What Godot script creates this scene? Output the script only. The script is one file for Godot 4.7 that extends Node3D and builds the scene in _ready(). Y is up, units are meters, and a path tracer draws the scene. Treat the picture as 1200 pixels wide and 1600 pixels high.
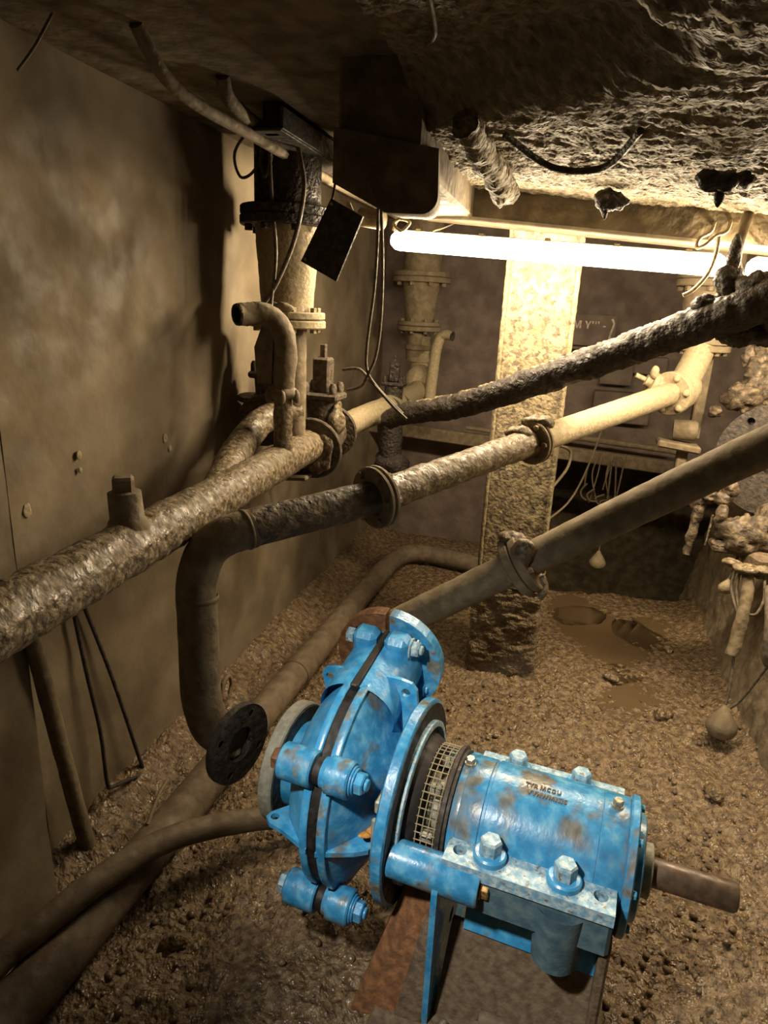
extends Node3D
# A muddy underground pump pit: a blue slurry pump lying on the floor, crusted pipes, a concrete column and a tube lamp.

class Geo:
	var v := PackedVector3Array()
	var n := PackedVector3Array()
	var ix := PackedInt32Array()
	func tri(a: int, b: int, c: int) -> void:
		var cr := (v[b] - v[a]).cross(v[c] - v[a])
		if cr.dot(n[a] + n[b] + n[c]) > 0.0:
			ix.append_array([a, c, b])
		else:
			ix.append_array([a, b, c])
	func face(pts: Array, nor: Vector3) -> void:
		var s := v.size()
		for p in pts:
			v.append(p)
			n.append(nor)
		for k in range(1, pts.size() - 1):
			tri(s, s + k, s + k + 1)
	# rows of equal length, smooth normals; side = a direction, or centres per row, that tells outside from inside
	func grid(rows: Array, wrap: bool, centres: Array = [], side := Vector3.ZERO) -> void:
		var R := rows.size()
		var Cn: int = rows[0].size()
		var s := v.size()
		var acc := PackedVector3Array()
		acc.resize(R * Cn)
		var cc := Cn if wrap else Cn - 1
		for r in R - 1:
			var p0: PackedVector3Array = rows[r]
			var p1: PackedVector3Array = rows[r + 1]
			for c in cc:
				var d := (c + 1) % Cn
				var f := (p1[d] - p0[c]).cross(p1[c] - p0[d])
				acc[r * Cn + c] += f
				acc[r * Cn + d] += f
				acc[(r + 1) * Cn + c] += f
				acc[(r + 1) * Cn + d] += f
		var sg := 0.0
		for r in R:
			for c in Cn:
				var o: Vector3 = side
				if centres.size():
					o = rows[r][c] - centres[r]
				sg += acc[r * Cn + c].dot(o)
		var k := 1.0 if sg >= 0.0 else -1.0
		for r in R:
			v.append_array(rows[r])
			for c in Cn:
				n.append((acc[r * Cn + c] * k).normalized())
		for r in R - 1:
			for c in cc:
				var d := (c + 1) % Cn
				var a := s + r * Cn + c
				var b := s + r * Cn + d
				var e := s + (r + 1) * Cn + c
				var g := s + (r + 1) * Cn + d
				if k > 0.0:
					ix.append_array([a, g, b, a, e, g])
				else:
					ix.append_array([a, b, g, a, g, e])
	# profile of (along axis, radius), outer surface in the direction of growing "along"; axis is local y of xf
	func lathe(prof: Array, xf: Transform3D, sides := 28, flat := false, limit := 0.75) -> void:
		var runs := []
		var cur := [prof[0]]
		for k in range(1, prof.size()):
			cur.append(prof[k])
			if k + 1 < prof.size():
				var d0: Vector2 = (prof[k] - prof[k - 1]).normalized()
				var d1: Vector2 = (prof[k + 1] - prof[k]).normalized()
				if absf(d0.angle_to(d1)) > limit:
					runs.append(cur)
					cur = [prof[k]]
		runs.append(cur)
		for run in runs:
			var m: int = run.size()
			var nn := []
			for k in m:
				var d := Vector2.ZERO
				if k > 0:
					d += (run[k] - run[k - 1]).normalized()
				if k < m - 1:
					d += (run[k + 1] - run[k]).normalized()
				d = d.normalized()
				nn.append(Vector2(-d.y, d.x))
			if flat:
				for j in sides:
					var t0 := TAU * j / sides
					var t1 := TAU * (j + 1) / sides
					var tm := (t0 + t1) / 2.0
					for k in m - 1:
						var q := []
						for e in [[k, t0], [k, t1], [k + 1, t1], [k + 1, t0]]:
							var pp: Vector2 = run[e[0]]
							q.append(xf * Vector3(cos(e[1]) * pp.y, pp.x, sin(e[1]) * pp.y))
						var d: Vector2 = (run[k + 1] - run[k]).normalized()
						face(q, (xf.basis * Vector3(cos(tm) * d.x, -d.y, sin(tm) * d.x)).normalized())
			else:
				var s := v.size()
				for k in m:
					for j in sides:
						var t := TAU * j / sides
						v.append(xf * Vector3(cos(t) * run[k].y, run[k].x, sin(t) * run[k].y))
						n.append((xf.basis * Vector3(cos(t) * nn[k].y, nn[k].x, sin(t) * nn[k].y)).normalized())
				for k in m - 1:
					for j in sides:
						var jn := (j + 1) % sides
						var a := s + k * sides + j
						var b := s + k * sides + jn
						var e := s + (k + 1) * sides + j
						var g := s + (k + 1) * sides + jn
						tri(a, b, g)
						tri(a, g, e)
	func box(c: Vector3, size: Vector3, bev := 0.004, bs := Basis()) -> void:
		var h := size / 2.0
		var b := minf(bev, minf(h.x, minf(h.y, h.z)) * 0.9)
		for ax in 3:
			for sg in [-1.0, 1.0]:
				var nv := Vector3.ZERO
				nv[ax] = sg
				var u := (ax + 1) % 3
				var w := (ax + 2) % 3
				var q := []
				for e in [[-1, -1], [1, -1], [1, 1], [-1, 1]]:
					var p := Vector3.ZERO
					p[ax] = sg * h[ax]
					p[u] = e[0] * (h[u] - b)
					p[w] = e[1] * (h[w] - b)
					q.append(c + bs * p)
				face(q, bs * nv)
			var u2 := (ax + 1) % 3
			var w2 := (ax + 2) % 3
			for su in [-1.0, 1.0]:
				for sw in [-1.0, 1.0]:
					var q2 := []
					for e in [[-1, 0], [1, 0], [1, 1], [-1, 1]]:
						var p := Vector3.ZERO
						p[ax] = e[0] * (h[ax] - b)
						p[u2] = su * (h[u2] - (b if e[1] == 1 else 0.0))
						p[w2] = sw * (h[w2] - (0.0 if e[1] == 1 else b))
						q2.append(c + bs * p)
					var nn := Vector3.ZERO
					nn[u2] = su
					nn[w2] = sw
					face(q2, bs * nn.normalized())
		for sx in [-1.0, 1.0]:
			for sy in [-1.0, 1.0]:
				for sz in [-1.0, 1.0]:
					var s3 := Vector3(sx, sy, sz)
					face([c + bs * (s3 * (h - Vector3(0, b, b))), c + bs * (s3 * (h - Vector3(b, 0, b))), c + bs * (s3 * (h - Vector3(b, b, 0)))], bs * s3.normalized())
	# flat plate: outline in x, y, holes as [centre, radius], thickness along +z of xf
	func plate(poly: PackedVector2Array, holes: Array, t: float, xf: Transform3D) -> void:
		var out := poly
		if Geometry2D.is_polygon_clockwise(out):
			out.reverse()
		var loops := [out]
		var all := PackedVector2Array(out)
		for hl in holes:
			var hp := PackedVector2Array()
			var sides := 18 if hl[1] > 0.03 else 12
			for k in sides:
				var an := -TAU * (k + 0.37) / sides
				hp.append(hl[0] + Vector2(cos(an), sin(an)) * hl[1])
			loops.append(hp)
			var bi := 0
			var bj := 0
			var bd := 1e9
			for i in all.size():
				for j in hp.size():
					var d := all[i].distance_squared_to(hp[j])
					if d < bd:
						bd = d
						bi = i
						bj = j
			var across: Vector2 = (hp[bj] - all[bi]).normalized()
			across = Vector2(across.y, -across.x) * 1e-6
			var merged := PackedVector2Array()
			for i in bi + 1:
				merged.append(all[i])
			for j in hp.size() + 1:
				merged.append(hp[(bj + j) % hp.size()] + (across if j == hp.size() else Vector2.ZERO))
			merged.append(all[bi] + across)
			for i in range(bi + 1, all.size()):
				merged.append(all[i])
			all = merged
		var ti := Geometry2D.triangulate_polygon(all)
		for zz in [0.0, t]:
			var nor := (xf.basis * Vector3(0, 0, -1 if zz == 0.0 else 1)).normalized()
			var s := v.size()
			for p in all:
				v.append(xf * Vector3(p.x, p.y, zz))
				n.append(nor)
			for k in range(0, ti.size(), 3):
				tri(s + ti[k], s + ti[k + 1], s + ti[k + 2])
		for lp in loops:
			for k in lp.size():
				var a: Vector2 = lp[k]
				var b: Vector2 = lp[(k + 1) % lp.size()]
				var d := (b - a).normalized()
				face([xf * Vector3(a.x, a.y, 0), xf * Vector3(b.x, b.y, 0), xf * Vector3(b.x, b.y, t), xf * Vector3(a.x, a.y, t)], (xf.basis * Vector3(d.y, -d.x, 0)).normalized())
	func mesh() -> ArrayMesh:
		var a := []
		a.resize(Mesh.ARRAY_MAX)
		a[Mesh.ARRAY_VERTEX] = v
		a[Mesh.ARRAY_NORMAL] = n
		a[Mesh.ARRAY_INDEX] = ix
		var m := ArrayMesh.new()
		m.add_surface_from_arrays(Mesh.PRIMITIVE_TRIANGLES, a)
		return m

var M := {}
var nz := FastNoiseLite.new()
var used := {}
var maps := {}

# ---------------------------------------------------------------- helpers
func numbered(called: String) -> String:
	if not used.has(called):
		used[called] = 0
		return called
	used[called] += 1
	return "%s_%03d" % [called, used[called]]

func tag(o: Node, label: String, category: String, group := "", kind := "") -> Node:
	o.set_meta("label", label)
	o.set_meta("category", category)
	if group:
		o.set_meta("group", group)
	if kind:
		o.set_meta("kind", kind)
	return o

func thing(called: String, label: String, category: String, at := Vector3.ZERO, turn := 0.0, group := "") -> Node3D:
	var o := Node3D.new()
	o.name = numbered(called)
	o.position = at
	o.rotation.y = turn
	add_child(o, true)
	tag(o, label, category, group)
	return o

func obj(called: String, g: Geo, m: Material, parent: Node = null, label := "") -> MeshInstance3D:
	var o := MeshInstance3D.new()
	o.name = numbered(called) if parent == null else called
	o.mesh = g.mesh()
	o.material_override = m
	if label and parent != null:
		o.set_meta("label", label)
	(parent if parent else self).add_child(o, true)
	return o

func many(called: String, g: Geo, m: Material, parent: Node, spots: Array) -> void:   # one small mesh shared by several parts
	var me := g.mesh()
	for p in spots:
		var o := MeshInstance3D.new()
		o.name = called
		o.mesh = me
		o.material_override = m
		o.position = p
		parent.add_child(o, true)

func struct(called: String, g: Geo, m: Material, label: String, category: String) -> MeshInstance3D:
	var o := obj(called, g, m)
	tag(o, label, category, "", "structure")
	return o

func along(from: Vector3, dir: Vector3) -> Transform3D:   # local y points along dir
	var y := dir.normalized()
	var x := y.cross(Vector3(0, 0, 1) if absf(y.z) < 0.9 else Vector3(1, 0, 0)).normalized()
	return Transform3D(Basis(x, y, x.cross(y)), from)

func facing(from: Vector3, dir: Vector3, up := Vector3.UP) -> Transform3D:   # local z points along dir
	var z := dir.normalized()
	var x := up.cross(z).normalized()
	return Transform3D(Basis(x, z.cross(x), z), from)

func spline(pts: Array, per := 8) -> Array:
	var out := []
	var m := pts.size()
	for k in m - 1:
		var p0: Vector3 = pts[maxi(k - 1, 0)]
		var p1: Vector3 = pts[k]
		var p2: Vector3 = pts[k + 1]
		var p3: Vector3 = pts[mini(k + 2, m - 1)]
		for j in per:
			out.append(p1.cubic_interpolate(p2, p0, p3, float(j) / per))
	out.append(pts[m - 1])
	return out

func straight(a: Vector3, b: Vector3, m: int) -> Array:
	var out := []
	for k in m + 1:
		out.append(a.lerp(b, float(k) / m))
	return out

func rnd(p: Vector3, f: float) -> float:
	return nz.get_noise_3dv(p * f)

# swept tube with caps; rough = crust height, freq = crust size
func tube(g: Geo, pts: Array, r0: float, r1: float, sides := 16, rough := 0.0, freq := 9.0, caps := true, seed_off := 0.0) -> void:
	var m := pts.size()
	var rows := []
	var t: Vector3 = (pts[1] - pts[0]).normalized()
	var x := t.cross(Vector3.UP if absf(t.y) < 0.9 else Vector3.RIGHT).normalized()
	for k in m:
		var tk: Vector3 = (pts[mini(k + 1, m - 1)] - pts[maxi(k - 1, 0)]).normalized()
		x = (x - tk * x.dot(tk)).normalized()
		var y := tk.cross(x)
		var row := PackedVector3Array()
		var rr := lerpf(r0, r1, float(k) / (m - 1))
		for j in sides:
			var an := TAU * j / sides
			var d := x * cos(an) + y * sin(an)
			var p: Vector3 = pts[k] + d * rr
			if rough > 0.0:
				var q := p + Vector3.ONE * seed_off
				p += d * rough * (rnd(q, freq * 12.0) + 0.5 * rnd(q, freq * 34.0))
			row.append(p)
		rows.append(row)
	g.grid(rows, true, pts)
	if caps:
		for e in [0, m - 1]:
			var nor: Vector3 = (pts[0] - pts[1]).normalized() if e == 0 else (pts[m - 1] - pts[m - 2]).normalized()
			var l := []
			for p in rows[e]:
				l.append(p)
			g.face(l, nor)

# rounded lump: sphere with noise
func lump(g: Geo, c: Vector3, r: Vector3, rough: float, freq: float, nu := 22, nv := 14, bs := Basis()) -> void:
	var rows := []
	var cs := []
	for k in nv + 1:
		var ph := PI * (0.002 + 0.996 * k / nv)
		var row := PackedVector3Array()
		for j in nu:
			var th := TAU * j / nu
			var d := Vector3(sin(ph) * cos(th), cos(ph), sin(ph) * sin(th))
			var p := c + bs * (d * r)
			p += bs * (d * rough * (rnd(p, freq * 10.0) + 0.6 * rnd(p, freq * 27.0)))
			row.append(p)
		rows.append(row)
		cs.append(c)
	g.grid(rows, true, cs)

# displaced rectangle from o along du, dv
func sheet(g: Geo, o: Vector3, du: Vector3, dv: Vector3, nu: int, nv: int, h: Callable) -> void:
	var nor := du.cross(dv).normalized()
	var rows := []
	for i in nv + 1:
		var row := PackedVector3Array()
		for j in nu + 1:
			var p := o + du * (float(j) / nu) + dv * (float(i) / nv)
			row.append(p + nor * float(h.call(p)))
		rows.append(row)
	g.grid(rows, false, [], nor)

func disc(g: Geo, c: Vector3, dir: Vector3, r: float, t: float, bore := 0.0, sides := 36) -> void:   # bevelled disc from c along dir
	var b := minf(0.004, t * 0.25)
	g.lathe([Vector2(0, bore), Vector2(0, r - b), Vector2(b, r), Vector2(t - b, r), Vector2(t, r - b), Vector2(t, bore)], along(c, dir), sides)

func hexhead(g: Geo, c: Vector3, dir: Vector3, r: float, h: float) -> void:
	g.lathe([Vector2(0, 0), Vector2(0, r), Vector2(h * 0.85, r), Vector2(h, r * 0.86), Vector2(h, 0)], along(c, dir), 6, true)

func ring_points(c: Vector3, dir: Vector3, r: float, m: int, start := 0.0) -> Array:
	var xf := along(c, dir)
	var out := []
	for k in m:
		var an := start + TAU * k / m
		out.append(xf * Vector3(cos(an) * r, 0, sin(an) * r))
	return out

func circle(r: float, m := 40) -> PackedVector2Array:
	var out := PackedVector2Array()
	for k in m:
		out.append(Vector2(cos(TAU * k / m), sin(TAU * k / m)) * r)
	return out

# ---------------------------------------------------------------- materials
func noise(sd: int, f: float, oct := 4, kind := FastNoiseLite.TYPE_SIMPLEX_SMOOTH, frac := FastNoiseLite.FRACTAL_FBM) -> FastNoiseLite:
	var q := FastNoiseLite.new()
	q.seed = sd
	q.noise_type = kind
	q.frequency = f
	q.fractal_type = frac
	q.fractal_octaves = oct
	return q

func ntex(q: FastNoiseLite, stops: Array, size := 512) -> NoiseTexture2D:
	var t := NoiseTexture2D.new()
	t.width = size
	t.height = size
	t.seamless = true
	t.noise = q
	if stops.size():
		var gr := Gradient.new()
		gr.offsets = PackedFloat32Array()
		gr.colors = PackedColorArray()
		var of := PackedFloat32Array()
		var co := PackedColorArray()
		for s in stops:
			of.append(s[0])
			co.append(s[1])
		gr.offsets = of
		gr.colors = co
		t.color_ramp = gr
	return t

func grey(x: float) -> Color:
	return Color(x, x, x)

# stops: colour ramp; ro: [low, high] roughness; bump in cm; scale: tiles per metre
func mat(called: String, sd: int, stops: Array, ro: Array, bump := 0.0, scale := 1.6, f := 0.012, metal := 0.0, world := true, bf := 0.03, oct := 5) -> StandardMaterial3D:
	var m := StandardMaterial3D.new()
	m.resource_name = called
	m.uv1_triplanar = true
	m.uv1_world_triplanar = world
	m.uv1_scale = Vector3.ONE * scale
	m.uv1_triplanar_sharpness = 4.0
	m.albedo_texture = ntex(noise(sd, f, oct), stops)
	m.metallic = metal
	m.roughness = 1.0
	m.roughness_texture = shared("rough %s %s" % ro, noise(7, 0.03, 4), [[0.25, grey(ro[0])], [0.75, grey(ro[1])]], 256)
	m.roughness_texture_channel = BaseMaterial3D.TEXTURE_CHANNEL_RED
	if bump > 0.0:
		m.heightmap_enabled = true
		m.heightmap_scale = bump
		m.heightmap_texture = shared("relief %s" % bf, noise(13, bf, 5), [], 512)
	M[called] = m
	return m

func detail(m: StandardMaterial3D, sd: int, col: Color, f: float, lo: float, hi: float, oct := 4, kind := FastNoiseLite.TYPE_SIMPLEX_SMOOTH) -> void:   # patches of another colour (mud on paint, bare plaster)
	m.detail_enabled = true
	m.detail_blend_mode = BaseMaterial3D.BLEND_MODE_MIX
	m.detail_uv_layer = BaseMaterial3D.DETAIL_UV_1
	m.detail_albedo = ntex(noise(sd + 3, 0.05, 3), [[0.0, col.darkened(0.35)], [1.0, col.lightened(0.12)]], 256)
	m.detail_mask = ntex(noise(sd, f, oct, kind), [[lo, Color.BLACK], [hi, Color.WHITE]])

func shared(key: String, q: FastNoiseLite, stops: Array, size: int) -> NoiseTexture2D:
	if not maps.has(key):
		maps[key] = ntex(q, stops, size)
	return maps[key]

func c8(r: int, g: int, b: int) -> Color:
	return Color(r / 255.0, g / 255.0, b / 255.0)

func e8(r: int, g: int, b: int) -> Color:   # mud and concrete, damp all over
	return Color(r / 310.0, g / 312.0, b / 316.0)

func make_materials() -> void:
	mat("mud floor", 11, [[0.2, e8(94, 76, 55)], [0.5, e8(128, 106, 78)], [0.8, e8(156, 134, 102)]], [0.2, 0.75], 0.9, 1.7, 0.03, 0.0, true, 0.06)
	mat("wet mud", 15, [[0.3, e8(106, 86, 62)], [0.7, e8(139, 118, 90)]], [0.15, 0.6], 0.2, 4.0, 0.02)
	mat("plaster wall", 21, [[0.2, e8(116, 102, 80)], [0.5, e8(132, 117, 93)], [0.8, e8(147, 132, 107)]], [0.65, 0.95], 0.25, 0.7, 0.008, 0.0, true, 0.03)
	mat("concrete", 31, [[0.2, e8(104, 91, 69)], [0.5, e8(124, 110, 84)], [0.8, e8(144, 129, 101)]], [0.7, 0.95], 0.4, 1.2, 0.015)
	mat("rough ceiling", 35, [[0.2, e8(96, 84, 62)], [0.5, e8(126, 112, 84)], [0.8, e8(156, 141, 110)]], [0.7, 0.95], 0.9, 1.9, 0.03, 0.0, true, 0.04)
	mat("back wall", 41, [[0.2, e8(112, 97, 88)], [0.8, e8(136, 120, 109)]], [0.7, 0.95], 0.3, 1.1, 0.01)
	mat("column plaster", 45, [[0.25, e8(136, 120, 90)], [0.5, e8(150, 134, 102)], [0.75, e8(164, 148, 115)]], [0.7, 0.95], 0.3, 1.6, 0.012, 0.0, true, 0.06)
	detail(M["column plaster"], 48, e8(116, 99, 72), 0.032, 0.5, 0.62, 5)
	mat("column mud", 51, [[0.2, e8(106, 90, 68)], [0.8, e8(144, 127, 98)]], [0.6, 0.95], 0.5, 2.6, 0.03, 0.0, true, 0.05)
	mat("crust", 55, [[0.25, e8(92, 78, 58)], [0.5, e8(128, 112, 86)], [0.75, e8(160, 143, 113)]], [0.3, 0.85], 0.4, 2.6, 0.032, 0.0, true, 0.03)
	mat("dry mud pipe", 61, [[0.25, e8(122, 107, 83)], [0.75, e8(147, 131, 104)]], [0.7, 0.95], 0.22, 2.2, 0.015)
	mat("pale mud pipe", 65, [[0.25, e8(160, 144, 113)], [0.75, e8(184, 168, 134)]], [0.7, 0.95], 0.2, 3.0, 0.03)
	mat("black mud", 71, [[0.25, e8(46, 38, 32)], [0.75, e8(74, 64, 55)]], [0.5, 0.9], 0.7, 3.0, 0.025)
	mat("dark iron", 75, [[0.25, e8(48, 41, 35)], [0.75, e8(80, 69, 58)]], [0.5, 0.85], 0.25, 3.0, 0.02)
	mat("stained mud", 77, [[0.3, e8(66, 55, 43)], [0.5, e8(90, 76, 58)], [0.75, e8(134, 117, 92)]], [0.5, 0.9], 0.4, 2.6, 0.015)
	mat("dusty iron", 79, [[0.25, e8(74, 63, 51)], [0.75, e8(112, 97, 78)]], [0.6, 0.9], 0.3, 3.0, 0.02)
	mat("hose", 81, [[0.25, e8(106, 91, 72)], [0.75, e8(130, 114, 92)]], [0.55, 0.9], 0.12, 2.5, 0.012)
	mat("cable", 85, [[0.25, e8(88, 77, 65)], [0.75, e8(132, 119, 101)]], [0.6, 0.9], 0.0, 4.0, 0.02)
	mat("rusty plate", 91, [[0.2, c8(92, 62, 38)], [0.5, c8(112, 75, 45)], [0.8, c8(130, 90, 56)]], [0.6, 0.9], 0.2, 3.0, 0.02, 0.0, false)
	mat("orange rust", 95, [[0.2, c8(138, 101, 55)], [0.5, c8(180, 120, 46)], [0.8, c8(210, 147, 69)]], [0.7, 0.95], 0.15, 5.0, 0.03, 0.0, false)
	mat("brown base", 101, [[0.2, c8(84, 70, 54)], [0.8, c8(112, 95, 76)]], [0.5, 0.9], 0.2, 3.0, 0.02, 0.0, false)
	mat("blue paint", 111, [[0.2, c8(44, 126, 178)], [0.5, c8(58, 143, 194)], [0.8, c8(84, 160, 203)]], [0.26, 0.4], 0.04, 3.0, 0.012, 0.0, false, 0.05)
	detail(M["blue paint"], 117, c8(112, 140, 152), 0.010, 0.66, 1.0, 5)
	mat("dusty blue paint", 121, [[0.2, c8(46, 122, 170)], [0.5, c8(62, 139, 186)], [0.8, c8(98, 161, 195)]], [0.26, 0.4], 0.05, 3.0, 0.016, 0.0, false, 0.05)
	detail(M["dusty blue paint"], 129, c8(118, 119, 108), 0.007, 0.58, 0.82, 5)
	mat("smeared paint", 123, [[0.2, c8(46, 122, 170)], [0.5, c8(64, 140, 186)], [0.8, c8(106, 164, 194)]], [0.24, 0.4], 0.05, 2.6, 0.016, 0.0, false, 0.05)
	detail(M["smeared paint"], 126, c8(120, 118, 106), 0.006, 0.47, 0.72, 5)
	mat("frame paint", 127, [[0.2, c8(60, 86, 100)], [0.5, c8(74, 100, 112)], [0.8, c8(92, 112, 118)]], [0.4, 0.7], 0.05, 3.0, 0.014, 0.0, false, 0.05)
	mat("worn pale paint", 131, [[0.2, c8(104, 150, 178)], [0.5, c8(140, 172, 188)], [0.8, c8(182, 196, 198)]], [0.35, 0.6], 0.06, 5.0, 0.02, 0.0, false)
	detail(M["worn pale paint"], 135, c8(138, 122, 104), 0.02, 0.72, 0.8)
	mat("bare grey steel", 141, [[0.25, c8(141, 138, 122)], [0.75, c8(165, 162, 147)]], [0.45, 0.75], 0.05, 4.0, 0.02, 0.15, false)
	mat("rubber", 145, [[0.3, c8(20, 18, 15)], [0.7, c8(36, 31, 27)]], [0.5, 0.8], 0.0, 4.0, 0.02, 0.0, false)
	mat("bright steel", 151, [[0.3, c8(140, 128, 108)], [0.7, c8(188, 177, 156)]], [0.3, 0.5], 0.0, 5.0, 0.03, 0.7, false)
	mat("brass bolt", 155, [[0.3, c8(132, 104, 63)], [0.7, c8(192, 154, 98)]], [0.3, 0.5], 0.0, 5.0, 0.03, 0.6, false)
	mat("shaft film", 161, [[0.3, c8(74, 59, 44)], [0.7, c8(94, 76, 58)]], [0.3, 0.6], 0.0, 3.0, 0.02, 0.1, false)
	mat("white smear", 165, [[0.3, c8(163, 148, 136)], [0.7, c8(201, 188, 174)]], [0.8, 0.9], 0.0, 3.0, 0.02)
	var w := StandardMaterial3D.new()
	w.resource_name = "muddy water"
	w.albedo_color = e8(112, 92, 66)
	w.roughness = 0.16
	M["water"] = w
	var l := StandardMaterial3D.new()
	l.resource_name = "lamp diffuser"
	l.albedo_color = c8(244, 234, 214)
	l.emission_enabled = true
	l.emission = LAMP
	l.emission_energy_multiplier = GLOW
	M["lamp"] = l

const LAMP := Color(1.0, 0.91, 0.76)
const GLOW := 15.0
const LAMP_ENERGY := 2.8
const TORCH := 3.9
const COOL := Color(1.0, 0.97, 0.92)

# ---------------------------------------------------------------- scene
func _ready() -> void:
	# camera, air, exposure
	var cam := Camera3D.new()
	cam.name = "camera"
	cam.position = Vector3(0, 1.65, 0)
	var yaw := deg_to_rad(14.5)
	cam.basis = Basis(Vector3.UP, yaw) * Basis(Vector3.RIGHT, deg_to_rad(-17.1)) * Basis(Vector3.BACK, 0.05)
	cam.fov = rad_to_deg(2.0 * atan(800.0 / 1050.0))
	cam.near = 0.02
	add_child(cam)
	var we := WorldEnvironment.new()
	we.name = "air"
	var env := Environment.new()
	env.background_mode = Environment.BG_COLOR
	env.background_color = Color(0, 0, 0)
	env.ambient_light_source = Environment.AMBIENT_SOURCE_DISABLED
	env.tonemap_mode = Environment.TONE_MAPPER_LINEAR
	env.tonemap_exposure = 1.08
	env.sdfgi_enabled = true
	env.ssao_enabled = true
	env.ssil_enabled = true
	we.environment = env
	add_child(we)
	nz.seed = 5
	nz.noise_type = FastNoiseLite.TYPE_SIMPLEX_SMOOTH
	nz.frequency = 0.1
	make_materials()

	tube_lamp(Vector3(-0.715, 1.888, -2.66), Vector3(0.478, 1.832, -2.66), LAMP, LAMP_ENERGY, "long glowing tube lamp hanging under the cross beam before the concrete column", M["lamp"])
	tube_lamp(Vector3(0.535, 1.829, -2.66), Vector3(1.46, 1.785, -2.66), LAMP, LAMP_ENERGY, "second glowing tube lamp running out of the frame at the right", M["lamp"])
	var cl: StandardMaterial3D = M["lamp"].duplicate()
	cl.resource_name = "cool lamp diffuser"
	cl.emission = COOL
	M["cool lamp"] = cl
	work_lamp(Vector3(-0.62, 1.96, -0.2), Vector3(0.0, 0.45, -1.38))

	build_room()
	build_column()
	build_pump()
	build_pipes()
	build_hanging()
	build_back()
	build_right()
	build_loose()

func work_lamp(p: Vector3, target: Vector3) -> void:   # clamp lamp with a reflector bowl, hung above the viewer's left shoulder and turned on the pump
	var d := (target - p).normalized()
	var t := thing("work_lamp", "cool white clamp lamp with a reflector bowl hanging above the viewer", "lamp", p)
	var g := Geo.new()
	g.lathe([Vector2(-0.1, 0.0), Vector2(-0.1, 0.03), Vector2(-0.05, 0.035), Vector2(0.0, 0.06), Vector2(0.06, 0.09), Vector2(0.12, 0.105)], along(Vector3.ZERO, -d).scaled_local(Vector3(1, -1, 1)), 40)
	obj("reflector", g, M["bright steel"], t)
	g = Geo.new()
	lump(g, d * 0.02, Vector3(0.03, 0.03, 0.03), 0.0, 1.0)
	obj("bulb", g, M["cool lamp"], t)
	g = Geo.new()
	tube(g, [-d * 0.1, -d * 0.14 + Vector3(0, 0.05, 0), Vector3(-d.x * 0.15, 0.34, -d.z * 0.15)], 0.008, 0.008, 8)
	obj("stem", g, M["dark iron"], t)
	var l := SpotLight3D.new()
	l.name = "beam"
	l.light_color = COOL
	l.light_energy = TORCH
	l.light_size = 0.05
	l.spot_range = 12.0
	l.spot_attenuation = 2.0
	l.spot_angle = 25.0
	l.spot_angle_attenuation = 0.9
	l.shadow_enabled = true
	l.transform = Transform3D(Basis.looking_at(d, Vector3.UP), d * 0.02)
	t.add_child(l, true)

func tube_lamp(a: Vector3, b: Vector3, col: Color, e: float, label: String, m: Material) -> void:
	var d := (b - a).normalized()
	var len := a.distance_to(b)
	var t := thing("tube_lamp", label, "lamp", a)
	var g := Geo.new()
	g.lathe([Vector2(0, 0), Vector2(0.004, 0.018), Vector2(0.02, 0.032), Vector2(0.04, 0.036), Vector2(len - 0.04, 0.036), Vector2(len - 0.02, 0.032), Vector2(len - 0.004, 0.018), Vector2(len, 0)], along(Vector3.ZERO, d), 20)
	obj("diffuser", g, m, t)
	var side := d.cross(Vector3.UP).normalized()
	for k in 5:
		var c := Geo.new()
		c.box(d * (len * (0.09 + 0.2 * k)) + Vector3(0, 0.040, 0), Vector3(0.02, 0.012, 0.03), 0.002, Basis(d, d.cross(side) * -1.0, side))
		obj("clip", c, M["pale mud pipe"], t)
	g = Geo.new()
	var rows := []
	for x in [0.012, 0.03, len - 0.03, len - 0.012]:
		var row := PackedVector3Array()
		for j in 13:
			var an := deg_to_rad(66.0 + 48.0 * j / 12.0)
			var r := 0.028 if x < 0.02 or x > len - 0.02 else 0.040
			row.append(d * float(x) + side * cos(an) * r + Vector3.UP * sin(an) * r)
		rows.append(row)
	g.grid(rows, false, [], Vector3.UP)
	obj("housing", g, M["bare grey steel"], t)
	for q in [[Vector3(0, -1, 0), 1.0], [side, 0.7 if side.z > 0.0 else 0.6], [-side, 0.6 if side.z > 0.0 else 0.7]]:
		var l := AreaLight3D.new()
		l.name = "glow"
		l.area_size = Vector2(len * 0.96, 0.06)
		l.light_color = col
		l.light_energy = e * float(q[1])
		l.area_range = 12.0
		l.area_attenuation = 2.0
		l.shadow_enabled = true
		var z: Vector3 = -(q[0] as Vector3)
		z = (z - d * z.dot(d)).normalized()
		l.transform = Transform3D(Basis(d, z.cross(d), z), d * (len / 2.0) - z * 0.043)
		t.add_child(l, true)
	for sg in [-1.0, 1.0]:   # the rounded ends shine too
		var el := AreaLight3D.new()
		el.name = "end_glow"
		el.area_size = Vector2(0.06, 0.06)
		el.light_color = col
		el.light_energy = e * 0.36
		el.area_range = 12.0
		el.area_attenuation = 2.0
		el.shadow_enabled = true
		var zz: Vector3 = -d * sg
		el.transform = Transform3D(Basis(side, zz.cross(side), zz), d * (len + 0.006 if sg > 0.0 else -0.006))
		t.add_child(el, true)

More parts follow.
